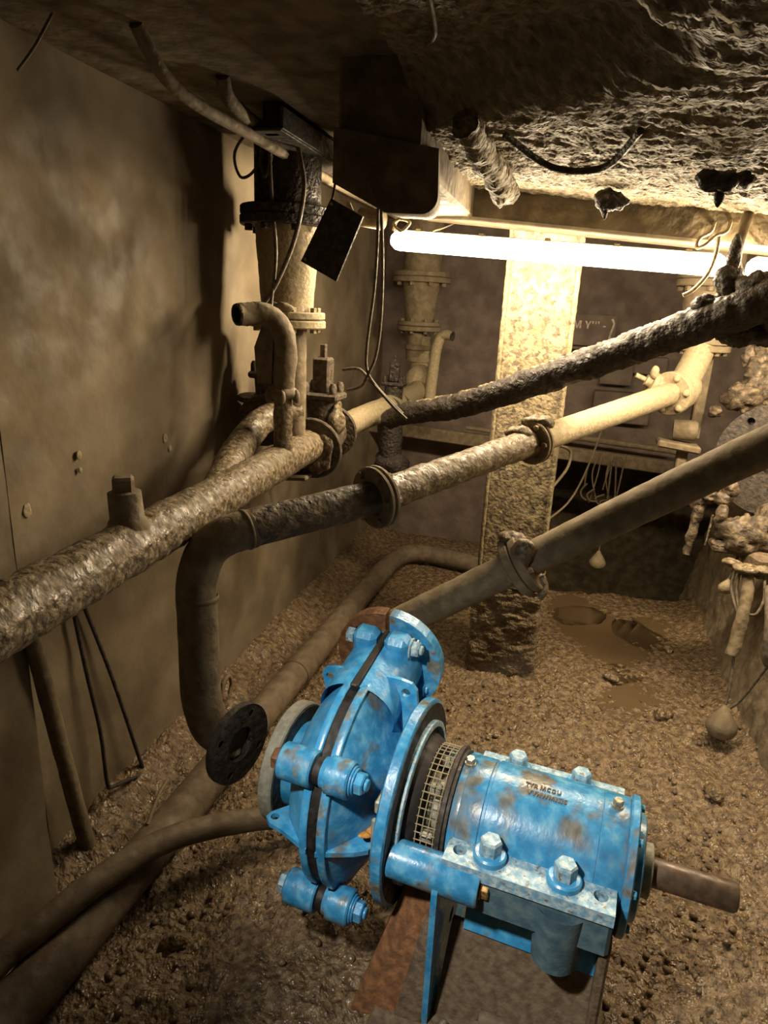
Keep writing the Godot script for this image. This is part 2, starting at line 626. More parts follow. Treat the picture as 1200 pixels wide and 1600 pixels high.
func build_room() -> void:
	var wl := Geo.new()
	sheet(wl, Vector3(-1.3, -0.75, 1.0), Vector3(0, 0, -5.8), Vector3(0, 3.1, 0), 150, 80, func(p): return 0.012 * rnd(p, 14.0) + 0.004 * rnd(p, 70.0))
	wl.box(Vector3(-1.4, 0.8, -1.9), Vector3(0.12, 3.1, 5.8), 0.002)
	struct("wall_left", wl, M["plaster wall"], "long mud-stained plaster wall along the left side with smoky shadows", "wall")
	var pier := Geo.new()
	sheet(pier, Vector3(-1.215, -0.1, 1.0), Vector3(0, 0, -2.22), Vector3(0, 2.4, 0), 60, 60, func(p): return 0.006 * rnd(p, 20.0))
	sheet(pier, Vector3(-1.3, -0.1, -1.22), Vector3(0.085, 0, 0), Vector3(0, 2.4, 0), 4, 60, func(_p): return 0.0)
	struct("wall_pier", pier, M["plaster wall"], "shallow wall pier stepping out at the left edge beside the leaning pole", "wall")
	var wb := Geo.new()
	sheet(wb, Vector3(-1.4, 0.72, -4.75), Vector3(3.1, 0, 0), Vector3(0, 1.7, 0), 60, 34, func(p): return 0.008 * rnd(p, 20.0))
	sheet(wb, Vector3(-1.4, -0.75, -4.75), Vector3(1.12, 0, 0), Vector3(0, 1.47, 0), 30, 30, func(p): return 0.008 * rnd(p, 20.0))
	wb.box(Vector3(0.15, 1.55, -4.83), Vector3(3.1, 1.7, 0.12), 0.002)
	wb.box(Vector3(-0.84, 0.0, -4.83), Vector3(1.12, 1.5, 0.12), 0.002)
	struct("wall_back", wb, M["back wall"], "dim brown rear wall of the pit behind the column", "wall")
	var rc := Geo.new()
	rc.box(Vector3(0.7, 0.0, -5.75), Vector3(2.0, 1.7, 0.15), 0.002)
	rc.box(Vector3(0.7, 0.78, -5.3), Vector3(2.0, 0.12, 0.95), 0.002)
	rc.box(Vector3(-0.33, 0.0, -5.3), Vector3(0.1, 1.6, 0.9), 0.002)
	rc.box(Vector3(1.72, 0.0, -5.3), Vector3(0.12, 1.6, 1.0), 0.002)
	rc.box(Vector3(0.7, -0.78, -5.3), Vector3(2.1, 0.1, 1.1), 0.002)
	struct("wall_recess", rc, M["concrete"], "deep dark recess under the rear ledge behind the sump", "wall")
	var wr := Geo.new()
	wr.box(Vector3(1.72, 0.8, -1.9), Vector3(0.14, 3.1, 5.9), 0.002)
	struct("wall_right", wr, M["concrete"], "dark concrete wall behind the muddy machine at the right", "wall")
	var wf := Geo.new()
	wf.box(Vector3(0.15, 0.8, 1.08), Vector3(3.3, 3.3, 0.14), 0.002)
	struct("wall_front", wf, M["concrete"], "concrete wall closing the pit behind the viewer", "wall")
	# ceiling: dark flat slab at the left, low sagging mud-caked slab at the right
	var ce := Geo.new()
	ce.box(Vector3(0.15, 2.29, -1.9), Vector3(3.3, 0.16, 6.0), 0.002)
	struct("ceiling", ce, M["concrete"], "flat concrete ceiling above the conduits at the upper left", "ceiling")
	var rg := Geo.new()
	var rows := []
	for i in 441:
		var row := PackedVector3Array()
		for j in 251:
			var x := -0.45 + 2.12 * j / 250.0
			var z := 0.95 - 4.3 * i / 440.0
			var p := Vector3(x, 0, z)
			var lay := 0.010 * rnd(Vector3(x * 0.4, 3.0, z), 120.0) + 0.010 * absf(rnd(Vector3(x * 0.6, 0, z), 230.0)) + 0.006 * rnd(p, 420.0) + 0.004 * rnd(p, 900.0)
			var y := 2.075 - 0.08 * (x + 0.5) + lay + 0.012 * rnd(p, 28.0)
			if z > -2.2:
				y += 0.10 * smoothstep(-1.75, -1.55, z - 0.9 * (x + 0.3)) * (1.0 - smoothstep(-0.1, 0.2, x + 0.1 * rnd(p, 40.0)))
			row.append(Vector3(x, y, z))
		rows.append(row)
	rg.grid(rows, false, [], Vector3.DOWN)
	struct("ceiling_slab", rg, M["rough ceiling"], "rough mud-caked sloping slab overhead lit from the tube lamps", "ceiling")
	# beams
	var bx := Geo.new()
	var tilt := Basis(Vector3.BACK, -0.075)
	bx.box(Vector3(0.52, 1.973, -2.785), Vector3(2.3, 0.15, 0.24), 0.008, tilt)
	struct("beam_cross", bx, M["concrete"], "dark beam running across the ceiling right above the long tube lamp", "beam")
	var bb := Geo.new()
	bb.box(Vector3(-0.515, 2.14, -2.25), Vector3(0.21, 0.34, 1.0), 0.01)
	struct("beam_stub", bb, M["concrete"], "square concrete beam stub hanging from the ceiling left of the lamp", "beam")
	var bl := Geo.new()
	var pr := PackedVector2Array([Vector2(-0.625, 2.06), Vector2(-0.625, 1.935), Vector2(-0.485, 1.868)])
	for k in 7:
		var an := -PI / 2 + PI / 2 * k / 6.0
		pr.append(Vector2(-0.395 + 0.04 * cos(an), 1.906 + 0.04 * sin(an)))
	pr.append(Vector2(-0.36, 2.01))
	var fr := []
	var bk2 := []
	for q in pr:
		fr.append(Vector3(q.x, q.y, -1.74))
		var u: float = (q.x + 0.625) / 0.27
		bk2.append(Vector3(-0.80 + u * 0.29, q.y + 0.085, -2.56))
	bl.face(fr, Vector3(0, 0, 1))
	bl.face(bk2, Vector3(0, 0, -1))
	for k in fr.size():
		var k2 := (k + 1) % fr.size()
		var sn: Vector3 = (fr[k2] - fr[k]).cross(Vector3(0, 0, 1)).normalized()
		bl.face([fr[k], fr[k2], bk2[k2], bk2[k]], sn)
	struct("beam_haunch", bl, M["concrete"], "dark rounded haunch below the beam stub beside the left end of the lamp", "beam")
	# floor with sump behind
	var fg := Geo.new()
	rows = []
	for i in 581:
		var row := PackedVector3Array()
		var z := 1.0 - 5.8 * i / 580.0
		for j in 291:
			var x := -1.42 + 2.9 * j / 290.0
			row.append(Vector3(x, floor_height(x, z), z))
		rows.append(row)
	fg.grid(rows, false, [], Vector3.UP)
	struct("floor", fg, M["mud floor"], "lumpy wet brown mud covering the pit floor around the pump", "floor")
	# muddy plinth at the right
	var bk := Geo.new()
	rows = []
	for i in 181:
		var z := -0.9 - 3.5 * i / 180.0
		var row := PackedVector3Array()
		for j in 71:
			var u := j / 70.0
			var x := 0.0
			var y := 0.0
			if u < 0.6:
				var t := u / 0.6
				x = 0.87 + 0.17 * t + 0.05 * smoothstep(-2.9, -1.6, z)
				y = -0.08 + 0.8 * t
			else:
				x = 1.04 + 0.6 * (u - 0.6) / 0.4
				y = 0.72
			var p := Vector3(x, y, z)
			var d := 0.025 * rnd(p, 30.0) + 0.014 * rnd(p, 90.0) + 0.006 * rnd(p, 250.0)
			row.append(p + Vector3(-d, d * 0.5, 0))
		rows.append(row)
	bk.grid(rows, false, [], Vector3(-1, 0.6, 0))
	struct("wall_plinth", bk, M["dry mud pipe"], "steep mud-covered plinth side under the caked machine at the right", "wall")

func floor_height(x: float, z: float) -> float:
	var p := Vector3(x, 0, z)
	var far := smoothstep(-2.9, -3.5, z)
	var amp := lerpf(1.0, 0.42, far)
	var y := amp * (0.016 * rnd(p, 45.0) + 0.020 * absf(rnd(p, 95.0)) + 0.014 * absf(rnd(p, 210.0)) + 0.010 * rnd(p, 420.0) + 0.005 * rnd(p, 800.0)) - 0.008 * amp + 0.01 * rnd(p, 14.0)
	y += 0.09 * smoothstep(-1.1, -1.32, x + 0.05 * rnd(p, 25.0)) * smoothstep(-0.9, -1.6, z)
	y += 0.05 * smoothstep(0.78, 0.95, x)
	for q in PUDDLES:
		var d: float = Vector2(x - q[0], (z - q[1]) * 0.7).length() / q[2]
		y -= 0.013 * (1.0 - smoothstep(0.2, 1.3, d)) + y * 0.3 * (1.0 - smoothstep(0.4, 1.2, d))
	if x > -0.3:
		var edge := -4.08 + 0.05 * rnd(p, 30.0) - 0.10 * (x - 0.3) 
		y = lerpf(y, -0.62, smoothstep(edge, edge - 0.05, z))
	return y

const PUDDLES := [[0.36, -3.45, 0.30], [0.64, -3.68, 0.20], [0.47, -2.95, 0.17], [0.18, -3.83, 0.17]]

func build_column() -> void:
	var t := thing("column", "square concrete column with flaking bright plaster standing behind the lamp", "column")
	t.set_meta("kind", "structure")
	var g := Geo.new()
	pillar(g, Vector2(-0.145, -3.04), 0.144, 0.14, 0.0, 2.06, 140, 0.004, 20.0)
	obj("shaft", g, M["column plaster"], t)
	var b := Geo.new()
	pillar(b, Vector2(-0.147, -3.04), 0.155, 0.152, -0.05, 0.44, 70, 0.022, 13.0)
	obj("mud_skirt", b, M["column mud"], t, "thick lumpy mud caked round the foot")
	for k in 2:   # thin arrises standing proud down the front edges
		var e := Geo.new()
		var x := -0.285 if k == 0 else -0.012
		tube(e, straight(Vector3(x, 0.4, -2.9), Vector3(x, 1.98, -2.9), 90), 0.009, 0.009, 8, 0.004, 12.0)
		obj("arris", e, M["column plaster"], t)

func pillar(g: Geo, c: Vector2, hx: float, hz: float, y0: float, y1: float, m: int, rough: float, freq: float) -> void:
	var rows := []
	var cs := []
	for i in m + 1:
		var y := lerpf(y0, y1, float(i) / m)
		var row := PackedVector3Array()
		for sd in 4:
			for k in 16:
				var u := -1.0 + 2.0 * (k + 0.25) / 16.0
				var q := Vector2.ZERO
				match sd:
					0: q = Vector2(u * hx, hz)
					1: q = Vector2(hx, -u * hz)
					2: q = Vector2(-u * hx, -hz)
					3: q = Vector2(-hx, u * hz)
				var p := Vector3(c.x + q.x, y, c.y + q.y)
				var d := rough * (rnd(p, freq * 8.0) + 0.7 * rnd(p, freq * 24.0))
				row.append(p + Vector3(q.x, 0, q.y).normalized() * d)
		rows.append(row)
		cs.append(Vector3(c.x, y, c.y))
	g.grid(rows, true, cs)
	var top := []
	for p in rows[m]:
		top.append(p)
	g.face(top, Vector3.UP)

# ---------------------------------------------------------------- the pump; a = along the shaft, y above the shaft line, z towards the viewer
const SHAFT := 0.45

func at(a: float, y: float, z: float) -> Vector3:
	return Vector3(a, y + SHAFT, z)

func volute(th: float) -> float:   # casing radius round the shaft, th from +z towards +y
	var d := rad_to_deg(wrapf(th, -PI / 2, 1.5 * PI))
	return 0.258 + 0.045 * smoothstep(-20.0, 95.0, d) - 0.04 * smoothstep(110.0, 230.0, d)

func volute_shell(g: Geo, prof: Array) -> void:   # prof: [a, scale, offset]
	var rows := []
	var cs := []
	for q in prof:
		var row := PackedVector3Array()
		for j in 88:
			var th := TAU * j / 88.0
			var r: float = volute(th) * q[1] + q[2]
			row.append(at(q[0], r * sin(th), r * cos(th)))
		rows.append(row)
		cs.append(at(-0.155, 0, 0))
	g.grid(rows, true, cs)

func slab(g: Geo, q: Array, t: float) -> void:   # quad with thickness behind it
	var nor: Vector3 = (q[1] - q[0]).cross(q[3] - q[0]).normalized()
	var b := []
	for p in q:
		b.append(p - nor * t)
	g.face(q, nor)
	g.face([b[3], b[2], b[1], b[0]], -nor)
	for k in 4:
		var e: Vector3 = q[(k + 1) % 4] - q[k]
		g.face([q[k], q[(k + 1) % 4], b[(k + 1) % 4], b[k]], e.cross(nor).normalized())

func build_pump() -> void:
	var t := thing("slurry_pump", "bright blue cast slurry pump with bare shaft standing on the muddy floor", "pump", Vector3(-0.255, 0, -1.414), deg_to_rad(-6.2))
	var blue: Material = M["blue paint"]
	var dusty: Material = M["dusty blue paint"]
	var X := Vector3.RIGHT
	# casing halves and the black liner between them
	var g := Geo.new()
	volute_shell(g, [[-0.143, 0.6, 0.0], [-0.143, 1.0, -0.004]])
	volute_shell(g, [[-0.143, 1.0, -0.004], [-0.140, 1.0, 0.0], [-0.124, 1.0, 0.0], [-0.121, 1.0, -0.004]])
	volute_shell(g, [[-0.121, 1.0, -0.004], [-0.120, 1.0, -0.017]])
	volute_shell(g, [[-0.120, 1.0, -0.017], [-0.109, 0.955, -0.018], [-0.094, 0.87, -0.018], [-0.078, 0.76, -0.016], [-0.062, 0.65, -0.012], [-0.046, 0.54, -0.006], [-0.035, 0.45, 0.0], [-0.03, 0.25, 0.0]])
	obj("drive_side_casing", g, dusty, t, "blue domed half casing")
	g = Geo.new()
	volute_shell(g, [[-0.167, 0.6, 0.0], [-0.167, 1.0, -0.004]])
	volute_shell(g, [[-0.167, 1.0, -0.004], [-0.170, 1.0, 0.0], [-0.184, 1.0, 0.0], [-0.187, 1.0, -0.004]])
	volute_shell(g, [[-0.187, 1.0, -0.004], [-0.188, 1.0, -0.013]])
	volute_shell(g, [[-0.188, 1.0, -0.013], [-0.203, 0.955, -0.014], [-0.232, 0.84, -0.012], [-0.252, 0.75, -0.01]])
	volute_shell(g, [[-0.252, 0.75, -0.01], [-0.260, 0.69, -0.008], [-0.264, 0.4, 0.0]])
	g.lathe([Vector2(0, 0.112), Vector2(0.03, 0.112), Vector2(0.05, 0.12), Vector2(0.066, 0.14)], along(at(-0.325, 0, 0), X), 48)
	obj("suction_side_casing", g, blue, t, "blue half casing on the inlet side")
	g = Geo.new()
	volute_shell(g, [[-0.168, 1.0, -0.009], [-0.142, 1.0, -0.009]])
	obj("liner_gasket", g, M["rubber"], t, "black rubber seam")
	g = Geo.new()
	g.lathe([Vector2(0, 0.09), Vector2(0, 0.157), Vector2(0.004, 0.161), Vector2(0.034, 0.161), Vector2(0.038, 0.157), Vector2(0.038, 0.09)], along(at(-0.36, 0, 0), X), 60)
	obj("inlet_flange", g, M["bare grey steel"], t, "unpainted grey ring flange")
	g = Geo.new()
	g.lathe([Vector2(0, 0.1), Vector2(0, 0.153), Vector2(0.003, 0.153), Vector2(0.003, 0.1)], along(at(-0.3225, 0, 0), X), 48)
	obj("inlet_gasket", g, M["dark iron"], t)
	# clamping bolts in paired bosses round the rim
	for deg in [40.0, -49.0, 222.0, 140.0]:
		var th := deg_to_rad(deg)
		boss(t, Vector3(0, SHAFT + 0.283 * sin(th), 0.283 * cos(th)), deg < 0.0)
	# discharge: points away from the viewer and slightly up
	var el := deg_to_rad(10.0)
	var dn := Vector3(0, sin(el), -cos(el))
	var dt := Vector3(0, cos(el), sin(el))
	for s in [-1.0, 1.0]:
		var half := Geo.new()
		var c := at(-0.155, 0, 0) + dt * 0.213
		var rows := []
		var cs := []
		for i in 9:
			var q: Vector3 = c + dn * (0.02 + 0.223 * i / 8.0)
			var row := PackedVector3Array()
			for j in 17:
				var an := PI * j / 16.0
				row.append(q + dt * cos(an) * (0.088 + 0.008 * i / 8.0) + X * s * (0.011 + sin(an) * 0.09))
			rows.append(row)
			cs.append(q)
		half.grid(rows, false, cs)
		obj("outlet_neck", half, blue, t)
		var fl := Geo.new()
		var poly := PackedVector2Array()
		for j in 25:
			var an := PI * j / 24.0
			poly.append(Vector2(0.006 + sin(an) * 0.147, cos(an) * 0.153))
		for j in 13:
			var an := PI * (12 - j) / 12.0
			poly.append(Vector2(0.006 + sin(an) * 0.07, cos(an) * 0.076))
		var holes := []
		for an in [PI * 0.25, PI * 0.75]:
			holes.append([Vector2(sin(an), cos(an)) * 0.122, 0.010])
		fl.plate(poly, holes, 0.036, Transform3D(Basis(X * s, dt, dn), c + dn * 0.24))
		obj("outlet_flange", fl, M["rusty plate"] if s < 0 else dusty, t, "rust-brown half flange" if s < 0 else "blue half flange")
		var bb := Geo.new()
		bb.box(c + dn * 0.203 + dt * 0.062 + X * s * 0.045, Vector3(0.068, 0.125, 0.062), 0.014, Basis(X, dt, -dn))
		obj("outlet_boss", bb, blue, t)
		var bw := Geo.new()
		if s > 0:
			disc(bw, c + dn * 0.203 + dt * 0.092 + X * 0.080, X, 0.028, 0.006)
			hexhead(bw, c + dn * 0.203 + dt * 0.092 + X * 0.086, X, 0.022, 0.02)
			disc(bw, c + dn * 0.203 + dt * 0.092 + X * 0.106, X, 0.013, 0.008)
		else:
			hexhead(bw, c + dn * 0.203 + dt * 0.092 - X * 0.080, -X, 0.022, 0.022)
		obj("outlet_bolt", bw, M["worn pale paint"], t, "worn pale hex bolt")
	var og := Geo.new()
	og.box(at(-0.155, 0, 0) + dt * 0.213 + dn * 0.13, Vector3(0.02, 0.2, 0.24), 0.003, Basis(X, dt, -dn))
	obj("outlet_gasket", og, M["rubber"], t)
	# lifting lugs in pairs: one pair on top, one towards the viewer
	var lug_xf := Transform3D(Basis(), at(0, 0, -0.05))
	g = Geo.new()
	g.plate(PackedVector2Array([Vector2(-0.167, 0.302), Vector2(-0.25, 0.292), Vector2(-0.272, 0.284), Vector2(-0.279, 0.268), Vector2(-0.262, 0.18), Vector2(-0.167, 0.16)]), [[Vector2(-0.258, 0.262), 0.011]], 0.012, lug_xf)
	obj("lifting_lug", g, blue, t)
	g = Geo.new()
	g.plate(PackedVector2Array([Vector2(-0.143, 0.302), Vector2(-0.06, 0.303), Vector2(-0.032, 0.298), Vector2(-0.018, 0.282), Vector2(-0.012, 0.236), Vector2(-0.03, 0.16), Vector2(-0.143, 0.16)]), [[Vector2(-0.046, 0.27), 0.012]], 0.012, lug_xf)
	obj("lifting_lug", g, blue, t)
	var flat_xf := Transform3D(Basis(Vector3(1, 0, 0), Vector3(0, 0, 1), Vector3(0, -1, 0)), at(0, -0.004, 0))
	g = Geo.new()
	g.plate(PackedVector2Array([Vector2(-0.167, 0.262), Vector2(-0.245, 0.232), Vector2(-0.286, 0.224), Vector2(-0.303, 0.208), Vector2(-0.3, 0.19), Vector2(-0.262, 0.14), Vector2(-0.167, 0.13)]), [[Vector2(-0.283, 0.2), 0.011]], 0.012, flat_xf)
	obj("lifting_lug", g, blue, t)
	g = Geo.new()
	g.plate(PackedVector2Array([Vector2(-0.143, 0.264), Vector2(-0.062, 0.226), Vector2(-0.034, 0.205), Vector2(-0.022, 0.16), Vector2(-0.022, 0.11), Vector2(-0.143, 0.11)]), [[Vector2(-0.048, 0.172), 0.012]], 0.012, flat_xf)
	obj("lifting_lug", g, dusty, t)
	g = Geo.new()
	lump(g, at(-0.046, -0.002, 0.135), Vector3(0.03, 0.010, 0.022), 0.006, 10.0, 16, 10)
	lump(g, at(-0.08, -0.003, 0.165), Vector3(0.035, 0.007, 0.012), 0.005, 12.0, 16, 10)
	obj("rust_crust", g, M["orange rust"], t, "orange rust deposit on the lug")
	# adaptor plate between casing and bearing frame
	g = Geo.new()
	g.lathe([Vector2(-0.014, 0.14), Vector2(-0.014, 0.247), Vector2(-0.010, 0.252), Vector2(0.012, 0.252), Vector2(0.016, 0.247), Vector2(0.016, 0.14)], along(at(0, 0, 0), X), 72)
	obj("adaptor_plate", g, dusty, t, "large blue disc plate")
	g = Geo.new()
	g.lathe([Vector2(0.0165, 0.2), Vector2(0.0165, 0.243), Vector2(0.018, 0.243), Vector2(0.018, 0.2)], along(at(0, 0, 0), X), 64)
	g.lathe([Vector2(0.012, 0.09), Vector2(0.0175, 0.19)], along(at(0, 0, 0), X), 64)
	obj("plate_face", g, M["rubber"], t, "black unpainted face of the disc plate")
	g = Geo.new()
	g.lathe([Vector2(0.016, 0.186), Vector2(0.016, 0.2), Vector2(0.03, 0.2), Vector2(0.032, 0.196), Vector2(0.032, 0.186), Vector2(0.016, 0.186)], along(at(0, 0, 0), X), 64)
	obj("spigot_ring", g, M["worn pale paint"], t, "pale raised ring")
	g = Geo.new()
	for q in [[0.0, 0.19], [0.16, 0.185]]:   # oblong window rim between casing and plate
		pass
	g.box(at(-0.022, 0.105, 0.165), Vector3(0.018, 0.035, 0.05), 0.004)
	g.box(at(-0.022, 0.03, 0.205), Vector3(0.014, 0.12, 0.012), 0.004)
	obj("adaptor_web", g, M["bare grey steel"], t)
	# gland, wire guard
	g = Geo.new()
	g.lathe([Vector2(0.012, 0.17), Vector2(0.03, 0.168), Vector2(0.05, 0.157), Vector2(0.055, 0.152), Vector2(0.055, 0.1)], along(at(0, 0, 0), X), 56)
	obj("gland_ring", g, M["rubber"], t, "dark gland ring")
	g = Geo.new()
	g.lathe([Vector2(0.03, 0.085), Vector2(0.07, 0.085), Vector2(0.072, 0.07), Vector2(0.14, 0.07)], along(at(0, 0, 0), X), 40)
	for p in ring_points(at(0.06, 0, 0), X, 0.108, 6, 0.5):
		hexhead(g, p, X, 0.016, 0.03)
	obj("gland_sleeve", g, M["bare grey steel"], t)
	g = Geo.new()
	var wires := 52
	for a in [0.058, 0.0725, 0.087, 0.1015]:
		var pts := ring_points(at(a, 0, 0), X, 0.15, 72)
		pts.append(pts[0])
		tube(g, pts, 0.0016, 0.0016, 5, 0.0, 1.0, false)
	for k in wires:
		var th := TAU * k / wires
		var o := Vector3(0, sin(th), cos(th)) * 0.151
		tube(g, [at(0.052, 0, 0) + o, at(0.080, 0, 0) + o, at(0.107, 0, 0) + o], 0.0016, 0.0016, 5, 0.0, 1.0, false)
	obj("wire_guard", g, M["pale mud pipe"], t, "pale welded wire mesh guard round the gland")
	g = Geo.new()
	g.lathe([Vector2(0.105, 0.1), Vector2(0.105, 0.155), Vector2(0.108, 0.158), Vector2(0.117, 0.158), Vector2(0.119, 0.15), Vector2(0.126, 0.15), Vector2(0.126, 0.1)], along(at(0, 0, 0), X), 64)
	obj("guard_ring", g, M["dark iron"], t, "dark brown guard rim")
	# bearing housing
	g = Geo.new()
	g.lathe([Vector2(0.126, 0.1), Vector2(0.126, 0.139), Vector2(0.132, 0.1445), Vector2(0.146, 0.1445), Vector2(0.147, 0.143), Vector2(0.149, 0.1445), Vector2(0.197, 0.1455), Vector2(0.199, 0.142), Vector2(0.205, 0.142), Vector2(0.207, 0.146), Vector2(0.454, 0.146), Vector2(0.4555, 0.1445), Vector2(0.457, 0.146), Vector2(0.51, 0.144), Vector2(0.515, 0.139), Vector2(0.515, 0.05)], along(at(0, 0, 0), X), 72)
	var housing := obj("bearing_housing", g, M["smeared paint"], t, "long blue cylinder with mud smears and raised letters")
	raised(housing, "TYR MCOU", 0.29, 27.0, 0.0165)
	raised(housing, "VVHWMIIIS", 0.302, 35.5, 0.0165)
	for q in [[0.142, 0.139], [0.484, 0.138]]:
		g = Geo.new()
		g.lathe([Vector2(0, 0), Vector2(0, 0.014), Vector2(0.012, 0.013), Vector2(0.012, 0.0)], along(at(q[0], q[1], 0.0), Vector3.UP), 16)
		hexhead(g, at(q[0], q[1] + 0.012, 0.0), Vector3.UP, 0.0115, 0.014)
		obj("grease_plug", g, M["bright steel"], t, "small shiny plug")
	g = Geo.new()
	g.lathe([Vector2(0.515, 0.05), Vector2(0.515, 0.148), Vector2(0.518, 0.152), Vector2(0.532, 0.152), Vector2(0.535, 0.148), Vector2(0.535, 0.118), Vector2(0.55, 0.114), Vector2(0.553, 0.108), Vector2(0.553, 0.05)], along(at(0, 0, 0), X), 64)
	for p in ring_points(at(0.535, 0, 0), X, 0.134, 8, 0.3):
		hexhead(g, p, X, 0.009, 0.009)
	obj("end_cover", g, dusty, t, "stepped blue end cover")
	g = Geo.new()
	g.lathe([Vector2(0.553, 0.03), Vector2(0.553, 0.056), Vector2(0.556, 0.059), Vector2(0.574, 0.059), Vector2(0.577, 0.055), Vector2(0.577, 0.03)], along(at(0, 0, 0), X), 40)
	obj("shaft_collar", g, M["bare grey steel"], t, "grey collar")
	g = Geo.new()
	g.lathe([Vector2(0.55, 0.032), Vector2(0.575, 0.0325), Vector2(0.748, 0.0325), Vector2(0.754, 0.0285), Vector2(0.754, 0.0)], along(at(0, 0, 0), X), 40)
	obj("shaft", g, M["shaft film"], t, "bare brown shaft end")
	# mounting ledges and hold-down bolts on both sides
	for s in [1.0, -1.0]:
		g = Geo.new()
		var zc := func(z): return z * s
		var led := PackedVector2Array()
		for q in [[0.14, 0.125], [0.505, 0.125], [0.505, 0.207], [0.14, 0.207]]:
			led.append(Vector2(q[0], zc.call(q[1])))
		g.plate(led, [[Vector2(0.17, 0.167 * s), 0.0155], [Vector2(0.474, 0.165 * s), 0.0155]], 0.03, Transform3D(Basis(Vector3(1, 0, 0), Vector3(0, 0, 1), Vector3(0, -1, 0)), at(0, 0.045, 0)))
		obj("mounting_ledge", g, M["worn pale paint"], t, "pale worn ledge with open bolt holes")
		for a in [0.236, 0.397]:
			g = Geo.new()
			g.lathe([Vector2(-0.04, 0.03), Vector2(0.0, 0.037), Vector2(0.012, 0.037), Vector2(0.016, 0.033), Vector2(0.016, 0.0)], along(at(a, 0.045, 0.16 * s), Vector3.UP), 30)
			var bz := obj("bolt_seat", g, blue, t)
			var hg := Geo.new()
			hexhead(hg, at(a, 0.06, 0.16 * s), Vector3.UP, 0.0245, 0.036)
			obj("hex_bolt", hg, M["worn pale paint"], bz, "pale hex bolt head")
		# stud barrel beside the ledge
		g = Geo.new()
		g.lathe([Vector2(0.016, 0.02), Vector2(0.016, 0.04), Vector2(0.02, 0.044), Vector2(0.222, 0.044), Vector2(0.228, 0.04), Vector2(0.228, 0.0)], along(at(0, -0.012, 0.192 * s), X), 36)
		var br := obj("stud_barrel", g, dusty, t, "blue horizontal barrel")
		g = Geo.new()
		disc(g, at(0.228, -0.012, 0.192 * s), X, 0.024, 0.005)
		hexhead(g, at(0.233, -0.012, 0.192 * s), X, 0.021, 0.016)
		obj("hex_nut", g, M["brass bolt"], br, "yellowish nut")
	# cast frame under the housing
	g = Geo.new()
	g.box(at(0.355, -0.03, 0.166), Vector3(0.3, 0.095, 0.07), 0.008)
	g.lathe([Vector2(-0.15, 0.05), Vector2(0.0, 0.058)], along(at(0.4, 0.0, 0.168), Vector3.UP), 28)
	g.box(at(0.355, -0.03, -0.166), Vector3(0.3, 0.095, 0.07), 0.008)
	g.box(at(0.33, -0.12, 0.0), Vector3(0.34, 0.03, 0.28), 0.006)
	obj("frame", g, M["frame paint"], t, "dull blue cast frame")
	g = Geo.new()
	slab(g, [at(0.19, -0.205, 0.135), at(0.49, -0.205, 0.135), at(0.49, -0.135, 0.118), at(0.19, -0.135, 0.118)], 0.02)
	obj("frame_rail", g, blue, t, "blue rail along the frame")
	g = Geo.new()
	lump(g, at(0.3, -0.105, 0.125), Vector3(0.05, 0.035, 0.03), 0.022, 9.0)
	lump(g, at(0.255, -0.118, 0.13), Vector3(0.03, 0.018, 0.02), 0.012, 9.0)
	obj("mud_clot", g, M["crust"], t, "mud packed in the frame opening")
	g = Geo.new()
	slab(g, [at(0.15, -0.445, 0.2), at(0.5, -0.445, 0.2), at(0.49, -0.2, 0.125), at(0.16, -0.2, 0.125)], 0.02)
	g.box(at(0.27, -0.44, 0.08), Vector3(0.52, 0.03, 0.46), 0.006)
	tube(g, straight(at(0.26, -0.39, 0.19), at(0.48, -0.39, 0.19), 20), 0.022, 0.02, 12, 0.006, 10.0)
	g.box(at(0.33, -0.415, 0.245), Vector3(0.18, 0.06, 0.11), 0.012)
	g.box(at(0.5, -0.245, 0.0), Vector3(0.022, 0.39, 0.38), 0.006)
	obj("pedestal", g, M["brown base"], t, "muddy brown pedestal")
	g = Geo.new()
	g.plate(PackedVector2Array([Vector2(0.232, 0.0), Vector2(0.238, -0.03), Vector2(0.228, -0.445), Vector2(-0.2, -0.445), Vector2(-0.2, -0.05), Vector2(0.05, 0.0)]), [[Vector2(0.06, -0.26), 0.02]], 0.014, Transform3D(Basis(Vector3(0, 0, 1), Vector3(0, 1, 0), Vector3(-1, 0, 0)), at(0.144, 0, 0)))
	obj("frame_rib", g, blue, t, "upright blue rib plate")
	g = Geo.new()
	slab(g, [at(-0.045, -0.45, 0.25), at(0.13, -0.45, 0.225), at(0.128, -0.10, 0.165), at(0.05, -0.10, 0.10)], 0.015)
	slab(g, [at(-0.05, -0.45, -0.1), at(-0.045, -0.45, 0.25), at(0.05, -0.10, 0.10), at(0.05, -0.1, -0.1)], 0.015)
	obj("pedestal_plate", g, M["rusty plate"], t, "rust-brown sloping plate")
	g = Geo.new()
	slab(g, [at(0.06, -0.45, 0.243), at(0.13, -0.45, 0.236), at(0.13, -0.12, 0.182), at(0.105, -0.17, 0.18)], 0.008)
	obj("gusset", g, M["brown base"], t)
	g = Geo.new()
	disc(g, at(0.185, -0.425, 0.235), Vector3.UP, 0.026, 0.006)
	hexhead(g, at(0.185, -0.419, 0.235), Vector3.UP, 0.019, 0.018)
	disc(g, at(0.185, -0.401, 0.235), Vector3.UP, 0.010, 0.018)
	obj("foot_bolt", g, M["bright steel"], t, "muddy foot bolt")

